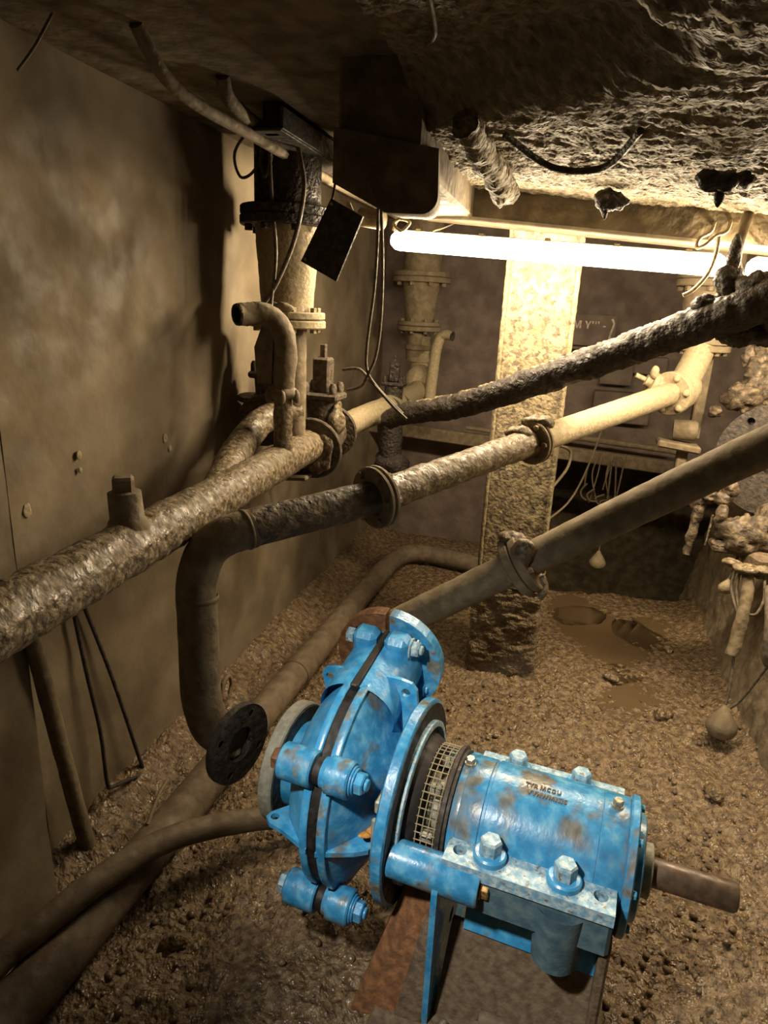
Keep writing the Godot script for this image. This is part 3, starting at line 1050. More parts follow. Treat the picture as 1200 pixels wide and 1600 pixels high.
func boss(t: Node3D, c: Vector3, dusty: bool) -> void:
	var X := Vector3.RIGHT
	var m: Material = M["dusty blue paint"]
	var p := func(a): return Vector3(a, c.y, c.z)
	var g := Geo.new()
	g.lathe([Vector2(0, 0), Vector2(0, 0.038), Vector2(0.004, 0.043), Vector2(0.082, 0.043), Vector2(0.086, 0.039), Vector2(0.086, 0)], along(p.call(-0.252), X), 32)
	obj("bolt_boss", g, m, t)
	g = Geo.new()
	g.lathe([Vector2(0, 0), Vector2(0, 0.035), Vector2(0.012, 0.037), Vector2(0.014, 0.043), Vector2(0.066, 0.043), Vector2(0.07, 0.039), Vector2(0.07, 0)], along(p.call(-0.145), X), 32)
	var b := obj("bolt_boss", g, m, t)
	g = Geo.new()
	disc(g, p.call(-0.167), X, 0.031, 0.024)
	obj("seam", g, M["rubber"], b)
	g = Geo.new()
	disc(g, p.call(-0.075), X, 0.034, 0.005)
	disc(g, p.call(-0.070), X, 0.030, 0.005)
	hexhead(g, p.call(-0.065), X, 0.0255, 0.02)
	disc(g, p.call(-0.045), X, 0.014, 0.008)
	obj("hex_nut", g, M["blue paint"], b)
	g = Geo.new()
	hexhead(g, p.call(-0.252), -X, 0.026, 0.022)
	obj("bolt_head", g, M["worn pale paint"] if dusty else M["rusty plate"], b)

func raised(parent: Node, text: String, a: float, deg: float, size: float) -> void:   # letters cast on the housing, lying round its curve
	var tm := TextMesh.new()
	tm.text = text
	var f := SystemFont.new()
	f.font_names = PackedStringArray(["Droid Sans"])
	f.font_weight = 700
	tm.font = f
	tm.font_size = 32
	tm.pixel_size = size / 32.0
	tm.depth = 0.004
	var o := MeshInstance3D.new()
	o.name = "lettering"
	o.mesh = tm
	o.material_override = M["brown base"]
	var th := deg_to_rad(90.0 - deg + 22.0)
	var up := Vector3(0, sin(th), cos(th))
	var along_dir := Vector3(1, 0, 0)
	o.transform = Transform3D(Basis(along_dir, up.cross(along_dir), up), at(a + 0.03, 0, 0) + up * 0.1465)
	parent.add_child(o, true)

# ---------------------------------------------------------------- pipes
func flange_pair(t: Node3D, c: Vector3, dir: Vector3, r: float, m: Material, bolts := 6, thick := 0.016) -> void:
	for s in [-1.0, 1.0]:
		var g := Geo.new()
		disc(g, c + dir * (0.0015 if s > 0 else -0.0015), dir * s, r, thick)
		var fl := obj("flange", g, m, t)
		var b := Geo.new()
		hexhead(b, Vector3.ZERO, dir * s, 0.011, 0.012)
		many("flange_bolt", b, m, fl, ring_points(c + dir * ((thick + 0.001) * s), dir, r * 0.8, bolts, 0.4))

func gate_valve(c: Vector3, dir: Vector3, label: String, m: Material, k := 1.0, faces := [0.12, 0.115], cat := "valve") -> Node3D:
	var t := thing("gate_valve", label, cat, c)
	var d := dir.normalized()
	var g := Geo.new()
	g.lathe([Vector2(-0.13, 0.05), Vector2(-0.12, 0.075), Vector2(-0.06, 0.08), Vector2(0, 0.09), Vector2(0.06, 0.08), Vector2(0.12, 0.075), Vector2(0.13, 0.05)].map(func(q): return q * k), along(Vector3.ZERO, d), 28)
	g.lathe([Vector2(0.0, 0.07), Vector2(0.1, 0.066), Vector2(0.17, 0.07)].map(func(q): return q * k), along(Vector3.ZERO, Vector3.UP), 24)
	obj("body", g, m, t)
	for s in [0, 1]:
		g = Geo.new()
		var dd := d * (-1.0 if s == 0 else 1.0)
		disc(g, dd * 0.118 * k, dd, float(faces[s]), 0.02)
		obj("flange", g, m, t)
	g = Geo.new()
	g.box(Vector3(0, 0.185, 0) * k, Vector3(0.17, 0.03, 0.14) * k, 0.008)
	for q in [[-0.06, -0.045], [0.06, -0.045], [-0.06, 0.045], [0.06, 0.045]]:
		g.lathe([Vector2(0, 0.017), Vector2(0.03, 0.017), Vector2(0.045, 0.010), Vector2(0.045, 0)].map(func(v): return v * k), along(Vector3(q[0], 0.198, q[1]) * k, Vector3.UP), 10)
	obj("bonnet", g, m, t)
	g = Geo.new()
	g.box(Vector3(0, 0.27, 0) * k, Vector3(0.072, 0.145, 0.072) * k, 0.008)
	obj("gland_block", g, m, t)
	g = Geo.new()
	g.box(Vector3(0, 0.365, 0) * k, Vector3(0.024, 0.06, 0.024) * k, 0.003)
	obj("stem", g, m, t)
	return t

func reducer(c: Vector3, r_low: float, r_top: float, y_low: float, y_top: float, f_low: float, f_top: float, label: String, m: Material, dark: Material) -> Node3D:
	var t := thing("pipe_reducer", label, "reducer", Vector3(c.x, 0, c.z))
	var g := Geo.new()
	var rows := straight(Vector3(0, y_low, 0), Vector3(0, y_top, 0), 40)
	tube(g, rows, r_low, r_top, 32, 0.003, 10.0, true, c.x)
	obj("cone", g, m, t)
	g = Geo.new()
	disc(g, Vector3(0, y_low - 0.032, 0), Vector3.UP, f_low, 0.029)
	disc(g, Vector3(0, y_low, 0), Vector3.UP, f_low * 0.98, 0.026)
	var lf := obj("lower_flange", g, m, t)
	g = Geo.new()
	hexhead(g, Vector3.ZERO, Vector3.UP, 0.013, 0.016)
	many("flange_bolt", g, m, lf, ring_points(Vector3(0, y_low - 0.047, 0), Vector3.UP, f_low * 0.8, 8, 0.2) + ring_points(Vector3(0, y_low + 0.026, 0), Vector3.UP, f_low * 0.8, 8, 0.2))
	g = Geo.new()
	disc(g, Vector3(0, y_top, 0), Vector3.UP, f_top, 0.032)
	disc(g, Vector3(0, y_top + 0.034, 0), Vector3.UP, f_top * 0.99, 0.03)
	for p in ring_points(Vector3(0, y_top - 0.02, 0), Vector3.UP, f_top * 0.82, 8, 0.2):
		hexhead(g, p, Vector3.UP, 0.015, 0.02)
	obj("upper_flange", g, dark, t)
	g = Geo.new()
	tube(g, [Vector3(0, y_top + 0.06, 0), Vector3(0, (y_top + 2.4) / 2, 0), Vector3(0, 2.36, 0)], r_top, r_top, 28)
	obj("riser", g, dark, t)
	return t

func build_pipes() -> void:
	var crust: Material = M["crust"]
	var dry: Material = M["dry mud pipe"]
	var pale: Material = M["pale mud pipe"]
	# large crusted pipe along the left wall
	var A := Vector3(-0.875, 1.09, -0.15)
	var B := Vector3(-0.982, 1.09, -2.55)
	var t := thing("crusted_pipe", "thick crusted pipe running along the left wall to the first gate valve", "pipe")
	var g := Geo.new()
	tube(g, straight(A, B, 230), 0.063, 0.063, 44, 0.0055, 12.0)
	obj("pipe", g, crust, t)
	g = Geo.new()
	tube(g, spline([Vector3(-1.0, 1.25, -2.43), Vector3(-1.08, 1.215, -2.3), Vector3(-1.075, 1.15, -2.1), Vector3(-1.02, 1.11, -1.9), Vector3(-0.955, 1.09, -1.72)], 14), 0.05, 0.055, 28, 0.004, 12.0)
	obj("branch", g, crust, t)
	g = Geo.new()
	g.lathe([Vector2(0.03, 0.052), Vector2(0.062, 0.043), Vector2(0.07, 0.038), Vector2(0.13, 0.0365), Vector2(0.133, 0.030), Vector2(0.133, 0.0)], along(Vector3(-0.925, 1.09, -1.26), Vector3(-0.06, 1, 0)), 28)
	var st := obj("stub", g, dry, t, "short upright stub with a square plug")
	g = Geo.new()
	g.box(Vector3(-0.934, 1.237, -1.26), Vector3(0.046, 0.038, 0.046), 0.006, Basis(Vector3.UP, 0.6))
	obj("plug", g, dry, st)
	g = Geo.new()
	tube(g, straight(Vector3(-0.955, 1.1, -2.2), Vector3(-0.955, 1.34, -2.2), 30), 0.036, 0.032, 20, 0.004, 12.0)
	obj("standpipe", g, crust, t)
	# bent hose clamped on the standpipe
	var h := thing("bent_hose", "bent hose end clamped on the standpipe below the dark reducer", "hose", Vector3(-0.955, 1.34, -2.2))
	g = Geo.new()
	tube(g, spline([Vector3(0, -0.01, 0), Vector3(0.002, 0.05, 0), Vector3(0.01, 0.12, 0), Vector3(0.0, 0.19, 0), Vector3(-0.03, 0.24, 0.0), Vector3(-0.065, 0.262, 0.015), Vector3(-0.105, 0.26, 0.05), Vector3(-0.13, 0.256, 0.085)], 8), 0.040, 0.036, 22, 0.005, 10.0, false)
	obj("tube", g, dry, h)
	g = Geo.new()
	g.lathe([Vector2(0.03, 0.0), Vector2(0.03, 0.026), Vector2(-0.002, 0.029), Vector2(-0.003, 0.035), Vector2(0.004, 0.037)], along(Vector3(-0.13, 0.256, 0.085), Vector3(0.58, 0.08, -0.81)), 20)
	obj("open_end", g, M["black mud"], h, "dark open mouth")
	g = Geo.new()
	slab(g, [Vector3(-0.085, 0.03, 0.03), Vector3(-0.03, 0.03, 0.035), Vector3(-0.028, 0.2, 0.02), Vector3(-0.1, 0.15, 0.02)], 0.02)
	slab(g, [Vector3(-0.1, 0.15, 0.02), Vector3(-0.028, 0.2, 0.02), Vector3(-0.015, 0.255, 0.03), Vector3(-0.06, 0.25, 0.02)], 0.02)
	obj("flap", g, dry, h)
	g = Geo.new()
	lump(g, Vector3(0, 0.0, 0), Vector3(0.052, 0.026, 0.052), 0.012, 9.0)
	for k in 5:
		lump(g, Vector3(0.05 * cos(k * 1.25), -0.01, 0.05 * sin(k * 1.25)), Vector3(0.014, 0.024, 0.014), 0.005, 9.0, 12, 8)
	obj("clamp", g, dry, h)
	# valves
	var v1 := gate_valve(Vector3(-0.98, 1.09, -2.67), Vector3(-0.03, 0.12, -1), "dark gate valve with big round flanges on the thick crusted pipe", M["dusty iron"], 1.0, [0.128, 0.118])
	g = Geo.new()
	lump(g, Vector3(0.07, 0.1, 0.02), Vector3(0.03, 0.075, 0.05), 0.022, 9.0)
	lump(g, Vector3(0.03, -0.03, 0.142), Vector3(0.07, 0.085, 0.010), 0.02, 10.0)
	obj("mud_cake", g, crust, v1)
	var br := Geo.new()
	br.box(Vector3(-1.06, 0.952, -2.56), Vector3(0.17, 0.02, 0.16), 0.006, Basis(Vector3.BACK, 0.08))
	br.box(Vector3(-1.22, 0.95, -2.56), Vector3(0.2, 0.03, 0.05), 0.006)
	tag(obj("pipe_bracket", br, dry), "small pale bracket plate under the first gate valve flange", "bracket")
	var v2 := gate_valve(Vector3(-1.14, 1.2, -2.5), Vector3(0, 0.0, 1), "second dark gate valve close to the left wall behind the bent hose", M["dusty iron"], 0.9, [0.09, 0.1])
	v2.rotation.y = 0.2
	g = Geo.new()
	disc(g, Vector3(0, 0.06, 0), Vector3.UP, 0.13, 0.022)
	lump(g, Vector3(0, 0.02, 0), Vector3(0.105, 0.085, 0.1), 0.01, 5.0)
	obj("bowl", g, M["dusty iron"], v2)
	# run on behind the valve to the far reducer
	t = thing("far_pipe", "pale topped pipe going on behind the gate valve to the far reducer", "pipe")
	g = Geo.new()
	tube(g, spline([Vector3(-0.985, 1.1, -2.8), Vector3(-0.93, 1.125, -3.1), Vector3(-0.89, 1.14, -3.4), Vector3(-0.885, 1.145, -3.9), Vector3(-0.895, 1.16, -4.15), Vector3(-0.925, 1.24, -4.3), Vector3(-0.935, 1.34, -4.34), Vector3(-0.935, 1.47, -4.35)], 14), 0.058, 0.06, 26, 0.004, 12.0)
	obj("pipe", g, pale, t)
	g = Geo.new()
	tube(g, straight(Vector3(-0.89, 1.12, -3.45), Vector3(-0.87, 0.85, -3.45), 20), 0.07, 0.06, 20, 0.006, 10.0)
	lump(g, Vector3(-0.86, 0.83, -3.45), Vector3(0.1, 0.075, 0.09), 0.03, 8.0)
	obj("drop_leg", g, M["black mud"], t, "dark mud-caked drop leg")
	g = Geo.new()
	disc(g, Vector3(-0.935, 1.31, -4.34), Vector3.UP, 0.075, 0.03)
	lump(g, Vector3(-0.9, 1.2, -4.22), Vector3(0.1, 0.1, 0.1), 0.012, 6.0)
	obj("elbow_body", g, pale, t)
	gate_valve(Vector3(-0.885, 1.12, -3.5), Vector3(0, 0, -1), "small dark valve on the far pipe beneath the hanging wires", M["black mud"], 0.72, [0.075, 0.075])
	t = thing("vent_tube", "thin pale bent tube rising in front of the far reducer", "tube")
	g = Geo.new()
	tube(g, spline([Vector3(-0.80, 1.06, -4.06), Vector3(-0.80, 1.22, -4.1), Vector3(-0.795, 1.4, -4.15), Vector3(-0.778, 1.475, -4.17), Vector3(-0.745, 1.495, -4.16), Vector3(-0.70, 1.49, -4.14)], 8), 0.036, 0.028, 18, 0.003, 10.0, false)
	obj("tube", g, pale, t)
	g = Geo.new()
	g.lathe([Vector2(0.03, 0.0), Vector2(0.03, 0.019), Vector2(-0.002, 0.020), Vector2(-0.002, 0.03)], along(Vector3(-0.70, 1.49, -4.14), Vector3(-0.9, 0.05, -0.3)), 16)
	obj("open_end", g, M["black mud"], t)
	# reducers hanging from the ceiling
	var r1 := reducer(Vector3(-1.035, 0, -2.42), 0.092, 0.118, 1.585, 1.9, 0.143, 0.17, "dark conical reducer with flanges hanging nearest the left wall", pale, M["black mud"])
	g = Geo.new()
	tube(g, straight(Vector3(0.03, 1.12, 0), Vector3(0.03, 1.56, 0), 20), 0.045, 0.045, 20, 0.003, 10.0)
	obj("neck", g, dry, r1)
	g = Geo.new()
	for k in 3:
		lump(g, Vector3(-0.06 + 0.05 * k, 1.625, 0.12), Vector3(0.035, 0.018, 0.02), 0.012, 9.0, 14, 10)
	obj("mud_clot", g, dry, r1)
	var r2 := reducer(Vector3(-0.955, 0, -4.35), 0.088, 0.118, 1.535, 1.795, 0.142, 0.182, "pale reducer hanging in the far corner under the lamp's left end", dry, dry)
	g = Geo.new()
	g.lathe([Vector2(-0.06, 0.075), Vector2(0.0, 0.075), Vector2(0.01, 0.085), Vector2(0.03, 0.085), Vector2(0.04, 0.07), Vector2(0.12, 0.07)], along(Vector3(0, 1.38, 0), Vector3.UP), 24)
	obj("neck", g, dry, r2)
	var r3 := reducer(Vector3(0.59, 0, -3.55), 0.1, 0.12, 1.545, 1.80, 0.128, 0.16, "pale reducer at the right half hidden by the mud-caked sloping pipe", dry, dry)
	g = Geo.new()
	tube(g, spline([Vector3(-0.005, 1.57, 0.05), Vector3(-0.02, 1.5, 0.08), Vector3(-0.05, 1.42, 0.12), Vector3(-0.075, 1.36, 0.15)], 8), 0.062, 0.066, 22, 0.002, 10.0)
	lump(g, Vector3(-0.075, 1.345, 0.15), Vector3(0.085, 0.085, 0.075), 0.006, 6.0)
	obj("elbow", g, pale, r3)
	g = Geo.new()
	g.box(Vector3(0.045, 1.33, -0.05), Vector3(0.05, 0.48, 0.05), 0.006)
	obj("hanger_bar", g, dry, r3)
	g = Geo.new()
	g.lathe([Vector2(-0.06, 0.0), Vector2(-0.06, 0.05), Vector2(0.04, 0.05), Vector2(0.05, 0.042), Vector2(0.05, 0)], along(Vector3(0.0, 1.135, 0.0), Vector3(1, 0.05, 0.1)), 24)
	g.box(Vector3(-0.03, 1.06, 0.02), Vector3(0.2, 0.035, 0.12), 0.008, Basis(Vector3.BACK, -0.1))
	g.box(Vector3(0.0, 1.0, 0.0), Vector3(0.05, 0.12, 0.05), 0.006)
	obj("drain_fitting", g, dry, r3)
	# middle pipe: from the right reducer across the column, down to an open flange by the pump
	t = thing("middle_pipe", "long flanged pipe crossing the column and turning down to an open flange", "pipe")
	g = Geo.new()
	var n := Vector3(0.965, 0.0, 0.262)
	var F := Vector3(-0.722, 0.53, -1.372)
	tube(g, spline([F - n * 0.01, F - n * 0.05 + Vector3(0, 0.003, 0), Vector3(-0.805, 0.56, -1.38), Vector3(-0.828, 0.64, -1.38), Vector3(-0.838, 0.74, -1.393), Vector3(-0.852, 0.85, -1.415), Vector3(-0.860, 0.94, -1.43), Vector3(-0.843, 1.02, -1.452), Vector3(-0.80, 1.062, -1.478), Vector3(-0.745, 1.077, -1.525)], 12), 0.052, 0.052, 34, 0.0012, 10.0)
	obj("down_leg", g, dry, t, "smooth dusty elbow and down leg")
	for q in [[Vector3(-0.8555, 0.90, -1.425), Vector3(-0.05, 1, -0.1)], [Vector3(-0.76, 1.074, -1.512), Vector3(0.6, 0.13, -0.75)]]:
		g = Geo.new()
		g.lathe([Vector2(-0.007, 0.051), Vector2(-0.003, 0.0545), Vector2(0.003, 0.0545), Vector2(0.007, 0.051)], along(q[0], q[1]), 32)
		obj("weld_bead", g, dry, t)
	g = Geo.new()
	var holes := [[Vector2.ZERO, 0.047]]
	for k in 4:
		holes.append([Vector2(cos(PI / 4 + k * PI / 2 + 0.25), sin(PI / 4 + k * PI / 2 + 0.25)) * 0.083, 0.010])
	g.plate(circle(0.108, 44), holes, 0.02, facing(F - n * 0.008, n))
	obj("open_flange", g, M["dark iron"], t, "dark open flange with four bolt holes")
	g = Geo.new()
	tube(g, [F - n * 0.06, F - n * 0.03, F + n * 0.008], 0.0462, 0.0462, 28, 0.0, 1.0, false)
	obj("bore", g, M["black mud"], t)
	g = Geo.new()
	lump(g, F - n * 0.02 + Vector3(0, -0.036, 0), Vector3(0.02, 0.012, 0.03), 0.008, 9.0, 14, 10)
	obj("dried_mud", g, crust, t)
	var P0 := Vector3(-0.75, 1.077, -1.52)
	var P1 := Vector3(-0.494, 1.117, -1.81)
	var P2 := Vector3(-0.096, 1.2, -2.48)
	var P3 := Vector3(0.46, 1.325, -3.34)
	g = Geo.new()
	tube(g, straight(P0, P1, 40), 0.051, 0.051, 30, 0.002, 12.0)
	obj("near_length", g, M["stained mud"], t, "dark stained length")
	g = Geo.new()
	tube(g, straight(P1, P2, 90), 0.050, 0.049, 34, 0.005, 12.0)
	obj("middle_length", g, crust, t, "length with cracked pale crust")
	g = Geo.new()
	tube(g, straight(P2, P3, 70), 0.049, 0.052, 30, 0.0012, 12.0)
	obj("far_length", g, pale, t, "pale smooth length")
	flange_pair(t, P1, (P2 - P0).normalized(), 0.092, dry)
	flange_pair(t, P2, (P3 - P1).normalized(), 0.083, dry)
	g = Geo.new()
	lump(g, P2 + Vector3(0.01, 0.075, 0.0), Vector3(0.06, 0.022, 0.03), 0.015, 9.0)
	lump(g, P2 + Vector3(-0.05, 0.035, 0.05), Vector3(0.05, 0.025, 0.03), 0.014, 9.0)
	obj("mud_cake", g, crust, t, "crumbling mud on the flange")
	# valve under the right reducer
	var vr := thing("pipe_valve", "pale dusty valve with a sideways stem at the right end of the flanged pipe", "valve", Vector3(0.46, 1.325, -3.34))
	var vd := (P3 - P2).normalized()
	g = Geo.new()
	disc(g, -vd * 0.01, vd, 0.1, 0.02)
	disc(g, vd * 0.016, vd, 0.098, 0.02)
	disc(g, vd * 0.075, vd, 0.09, 0.025)
	obj("flange", g, pale, vr)
	g = Geo.new()
	lump(g, Vector3.ZERO, Vector3(0.017, 0.017, 0.017), 0.003, 9.0, 12, 8)
	many("flange_bolt", g, pale, vr, ring_points(-vd * 0.01, vd, 0.078, 6, 0.5))
	g = Geo.new()
	var side := Vector3(-0.9, 0.35, 0.1).normalized()
	g.lathe([Vector2(0.05, 0.035), Vector2(0.09, 0.035), Vector2(0.092, 0.05), Vector2(0.112, 0.05), Vector2(0.114, 0.028), Vector2(0.14, 0.026), Vector2(0.142, 0.012), Vector2(0.19, 0.012), Vector2(0.19, 0)], along(vd * 0.03, side), 18)
	lump(g, side * 0.11 + Vector3(0.02, 0.05, 0), Vector3(0.018, 0.03, 0.018), 0.006, 9.0, 12, 8)
	obj("stem", g, pale, vr)
	# lower sloping pipe in front of the column
	t = thing("sloping_pipe", "smooth dusty pipe sloping up from behind the pump across the column foot", "pipe")
	g = Geo.new()
	var S := [Vector3(-0.53, 0.545, -2.08), Vector3(-0.072, 0.865, -2.105), Vector3(0.25, 1.115, -2.055), Vector3(0.538, 1.338, -1.985), Vector3(0.8, 1.535, -1.92), Vector3(1.05, 1.66, -1.86), Vector3(1.63, 1.70, -1.75)]
	tube(g, spline(S, 26), 0.055, 0.055, 36, 0.0022, 12.0)
	obj("pipe", g, dry, t)
	flange_pair(t, S[1], (S[2] - S[0]).normalized(), 0.104, dry, 6, 0.03)
	g = Geo.new()
	var sd := Vector3(0.82, 0.57, 0)
	lump(g, S[1] + Vector3(-0.03, 0.085, 0.01), Vector3(0.045, 0.02, 0.03), 0.016, 9.0)
	lump(g, S[1] + Vector3(0.075, -0.065, 0.02), Vector3(0.014, 0.04, 0.02), 0.012, 9.0)
	lump(g, S[1] + sd * 0.035 + Vector3(-0.03, 0.04, 0.07), Vector3(0.035, 0.05, 0.02), 0.014, 9.0)
	obj("mud_cake", g, crust, t)
	# dark upper pipe with mud sludge
	t = thing("sludge_pipe", "dark sludge-caked pipe rising to the right across the upper column", "pipe")
	g = Geo.new()
	var Q := [Vector3(-0.80, 1.13, -3.1), Vector3(-0.673, 1.189, -2.975), Vector3(-0.475, 1.245, -2.83), Vector3(-0.303, 1.315, -2.711), Vector3(0.002, 1.455, -2.587), Vector3(0.224, 1.558, -2.515), Vector3(0.444, 1.665, -2.389), Vector3(0.6, 1.73, -2.3), Vector3(1.0, 1.79, -2.1), Vector3(1.55, 1.80, -1.9)]
	tube(g, spline(Q, 26), 0.046, 0.066, 32, 0.011, 10.0)
	obj("pipe", g, M["black mud"], t)
	g = Geo.new()
	var top := spline(Q.slice(1, 8), 10)
	for k in top.size():
		if rnd(top[k], 60.0) > -0.35:
			var r := lerpf(0.05, 0.066, k / 60.0)
			lump(g, top[k] + Vector3(0.005, r * 0.86, -0.012), Vector3(0.026, 0.011, 0.022), 0.009, 11.0, 12, 8)
	obj("crust", g, crust, t, "pale dried sludge along the top")
	g = Geo.new()
	for q in [[0.455, 1.77, -2.44, 0.045, 0.05], [0.40, 1.70, -2.42, 0.05, 0.035], [0.52, 1.76, -2.38, 0.06, 0.05], [0.63, 1.62, -2.55, 0.06, 0.05], [0.50, 1.62, -2.4, 0.06, 0.05], [0.6, 1.70, -2.36, 0.09, 0.08], [0.463, 1.85, -2.5, 0.022, 0.07], [0.56, 1.63, -2.42, 0.07, 0.05]]:
		lump(g, Vector3(q[0], q[1], q[2]), Vector3(q[3], q[4], q[3]), q[3] * 0.45, 8.0)
	obj("sludge_mass", g, M["black mud"], t, "heavy dark sludge lump")
	# floor pipe and hose
	g = Geo.new()
	tube(g, spline([Vector3(-0.2, 0.05, -4.03), Vector3(-0.442, 0.07, -4.1), Vector3(-0.72, 0.075, -4.146), Vector3(-0.87, 0.075, -4.12), Vector3(-0.945, 0.07, -3.98), Vector3(-0.965, 0.07, -3.75), Vector3(-0.978, 0.07, -3.42), Vector3(-0.99, 0.07, -2.9), Vector3(-1.013, 0.07, -2.2), Vector3(-1.02, 0.07, -1.6), Vector3(-1.03, 0.07, -1.3), Vector3(-1.04, 0.07, -1.0), Vector3(-1.06, 0.07, -0.6), Vector3(-1.07, 0.07, 0.2)], 14), 0.056, 0.067, 32, 0.0015, 10.0)
	t = thing("floor_pipe", "dusty pipe lying on the floor along the left wall", "pipe")
	obj("pipe", g, M["hose"], t)
	g = Geo.new()
	g.lathe([Vector2(-0.05, 0.058), Vector2(-0.045, 0.066), Vector2(0.045, 0.066), Vector2(0.05, 0.058)], along(Vector3(-1.003, 0.07, -2.5), Vector3(-0.03, 0, 1)), 30)
	obj("socket", g, M["hose"], t)
	g = Geo.new()
	tube(g, spline([Vector3(-0.45, 0.05, -1.76), Vector3(-0.6, 0.06, -1.68), Vector3(-0.722, 0.09, -1.61), Vector3(-0.861, 0.14, -1.463), Vector3(-0.95, 0.172, -1.329), Vector3(-1.02, 0.178, -1.17), Vector3(-1.08, 0.16, -1.018), Vector3(-1.12, 0.14, -0.92), Vector3(-1.15, 0.1, -0.7), Vector3(-1.17, 0.06, -0.3)], 14), 0.034, 0.036, 26, 0.001, 10.0)
	tag(obj("suction_hose", g, M["hose"]), "thinner hose lying across the floor pipe and ending under the pump", "hose")

# ---------------------------------------------------------------- things hanging under the ceiling
func wire(called: String, pts: Array, r: float, label: String, m: Material, group := "", cat := "cable", per := 8) -> MeshInstance3D:
	var g := Geo.new()
	tube(g, spline(pts, per), r, r, 7)
	var o := obj(called, g, m)
	tag(o, label, cat, group)
	return o

func build_hanging() -> void:
	var c: Material = M["cable"]
	wire("conduit", [Vector3(-1.0, 2.21, -1.5), Vector3(-1.0, 2.14, -1.6), Vector3(-1.0, 2.118, -1.75), Vector3(-1.0, 2.116, -2.1), Vector3(-1.0, 2.108, -2.8), Vector3(-0.95, 2.09, -3.3), Vector3(-0.86, 2.05, -3.3)], 0.017, "lowest thin conduit running above the reducer to the lamp", M["dry mud pipe"], "", "conduit")
	wire("conduit", [Vector3(-0.98, 2.21, -1.85), Vector3(-0.99, 2.165, -1.92), Vector3(-1.0, 2.15, -2.2), Vector3(-1.0, 2.165, -2.8), Vector3(-1.0, 2.165, -4.6)], 0.02, "upper conduit beside the dusty cable tray", M["dry mud pipe"], "", "conduit")
	var g := Geo.new()
	g.box(Vector3(-0.90, 2.16, -2.9), Vector3(0.012, 0.06, 1.7), 0.002)
	g.box(Vector3(-0.95, 2.13, -2.9), Vector3(0.1, 0.01, 1.7), 0.002)
	var tr := obj("cable_tray", g, M["dark iron"])
	tag(tr, "dusty steel cable tray under the ceiling beside the beam stub", "tray")
	g = Geo.new()
	g.box(Vector3(-0.95, 2.17, -2.1), Vector3(0.05, 0.09, 0.03), 0.003)
	obj("hanger", g, M["dark iron"], tr)
	# dark board hanging askew
	var t := thing("hanging_board", "dark rectangular board hanging askew below the beam stub", "board")
	g = Geo.new()
	var w := [Vector3(-0.854, 1.769, -2.1), Vector3(-0.735, 1.713, -2.1), Vector3(-0.655, 1.902, -2.1), Vector3(-0.758, 1.951, -2.1)]
	slab(g, w, 0.012)
	obj("board", g, M["dark iron"], t)
	g = Geo.new()
	disc(g, Vector3(-0.838, 1.775, -2.1), Vector3.BACK, 0.005, 0.004)
	disc(g, Vector3(-0.755, 1.935, -2.1), Vector3.BACK, 0.005, 0.004)
	obj("screw", g, M["pale mud pipe"], t)
	g = Geo.new()
	tube(g, [Vector3(-0.757, 1.94, -2.105), Vector3(-0.76, 2.02, -2.15), Vector3(-0.77, 2.1, -2.23)], 0.004, 0.004, 6)
	obj("tie_wire", g, c, t)
	# looped cables by the reducer
	wire("hanging_cable", [Vector3(-1.0, 2.19, -2.22), Vector3(-1.1, 2.19, -2.28), Vector3(-1.178, 2.12, -2.3), Vector3(-1.16, 2.045, -2.3), Vector3(-1.11, 2.06, -2.3), Vector3(-1.06, 2.14, -2.3), Vector3(-1.04, 2.2, -2.28)], 0.005, "wide loop of dark cable drooping left of the reducer top", c)
	wire("hanging_cable", [Vector3(-1.045, 2.2, -2.26), Vector3(-1.075, 2.1, -2.28), Vector3(-1.06, 2.04, -2.28), Vector3(-1.035, 2.1, -2.28), Vector3(-1.03, 2.2, -2.26)], 0.005, "narrow dark cable loop drooping beside the wide loop", c)
	wire("hanging_cable", [Vector3(-1.035, 2.2, -2.26), Vector3(-1.03, 1.99, -2.27), Vector3(-1.005, 1.80, -2.25), Vector3(-1.012, 1.65, -2.23), Vector3(-1.0, 1.6, -2.2)], 0.006, "straight cable hanging down in front of the dark reducer", c)
	wire("hanging_cable", [Vector3(-0.955, 2.2, -2.26), Vector3(-0.925, 2.08, -2.27), Vector3(-0.915, 1.99, -2.27), Vector3(-0.94, 1.84, -2.25), Vector3(-1.0, 1.7, -2.24), Vector3(-1.05, 1.63, -2.24)], 0.008, "thick cable curving down across the dark reducer to its lower flange", c)
	wire("hanging_cable", [Vector3(-0.667, 1.95, -2.3), Vector3(-0.664, 1.85, -2.3), Vector3(-0.668, 1.70, -2.3), Vector3(-0.685, 1.52, -2.3), Vector3(-0.682, 1.43, -2.3), Vector3(-0.64, 1.37, -2.3), Vector3(-0.55, 1.285, -2.32)], 0.0055, "left one of the twin wires hanging below the beam haunch", c)
	wire("hanging_cable", [Vector3(-0.655, 1.95, -2.3), Vector3(-0.642, 1.77, -2.3), Vector3(-0.64, 1.6, -2.3), Vector3(-0.652, 1.48, -2.3), Vector3(-0.68, 1.41, -2.3), Vector3(-0.72, 1.365, -2.36), Vector3(-0.8, 1.335, -2.45)], 0.0055, "right one of the twin wires hanging below the beam haunch", c)
	wire("hanging_cable", [Vector3(-0.82, 1.41, -2.45), Vector3(-0.74, 1.42, -2.4), Vector3(-0.66, 1.385, -2.3), Vector3(-0.58, 1.31, -2.3), Vector3(-0.53, 1.27, -2.3)], 0.0055, "slack wire reaching from the first gate valve to the sludge pipe", c)
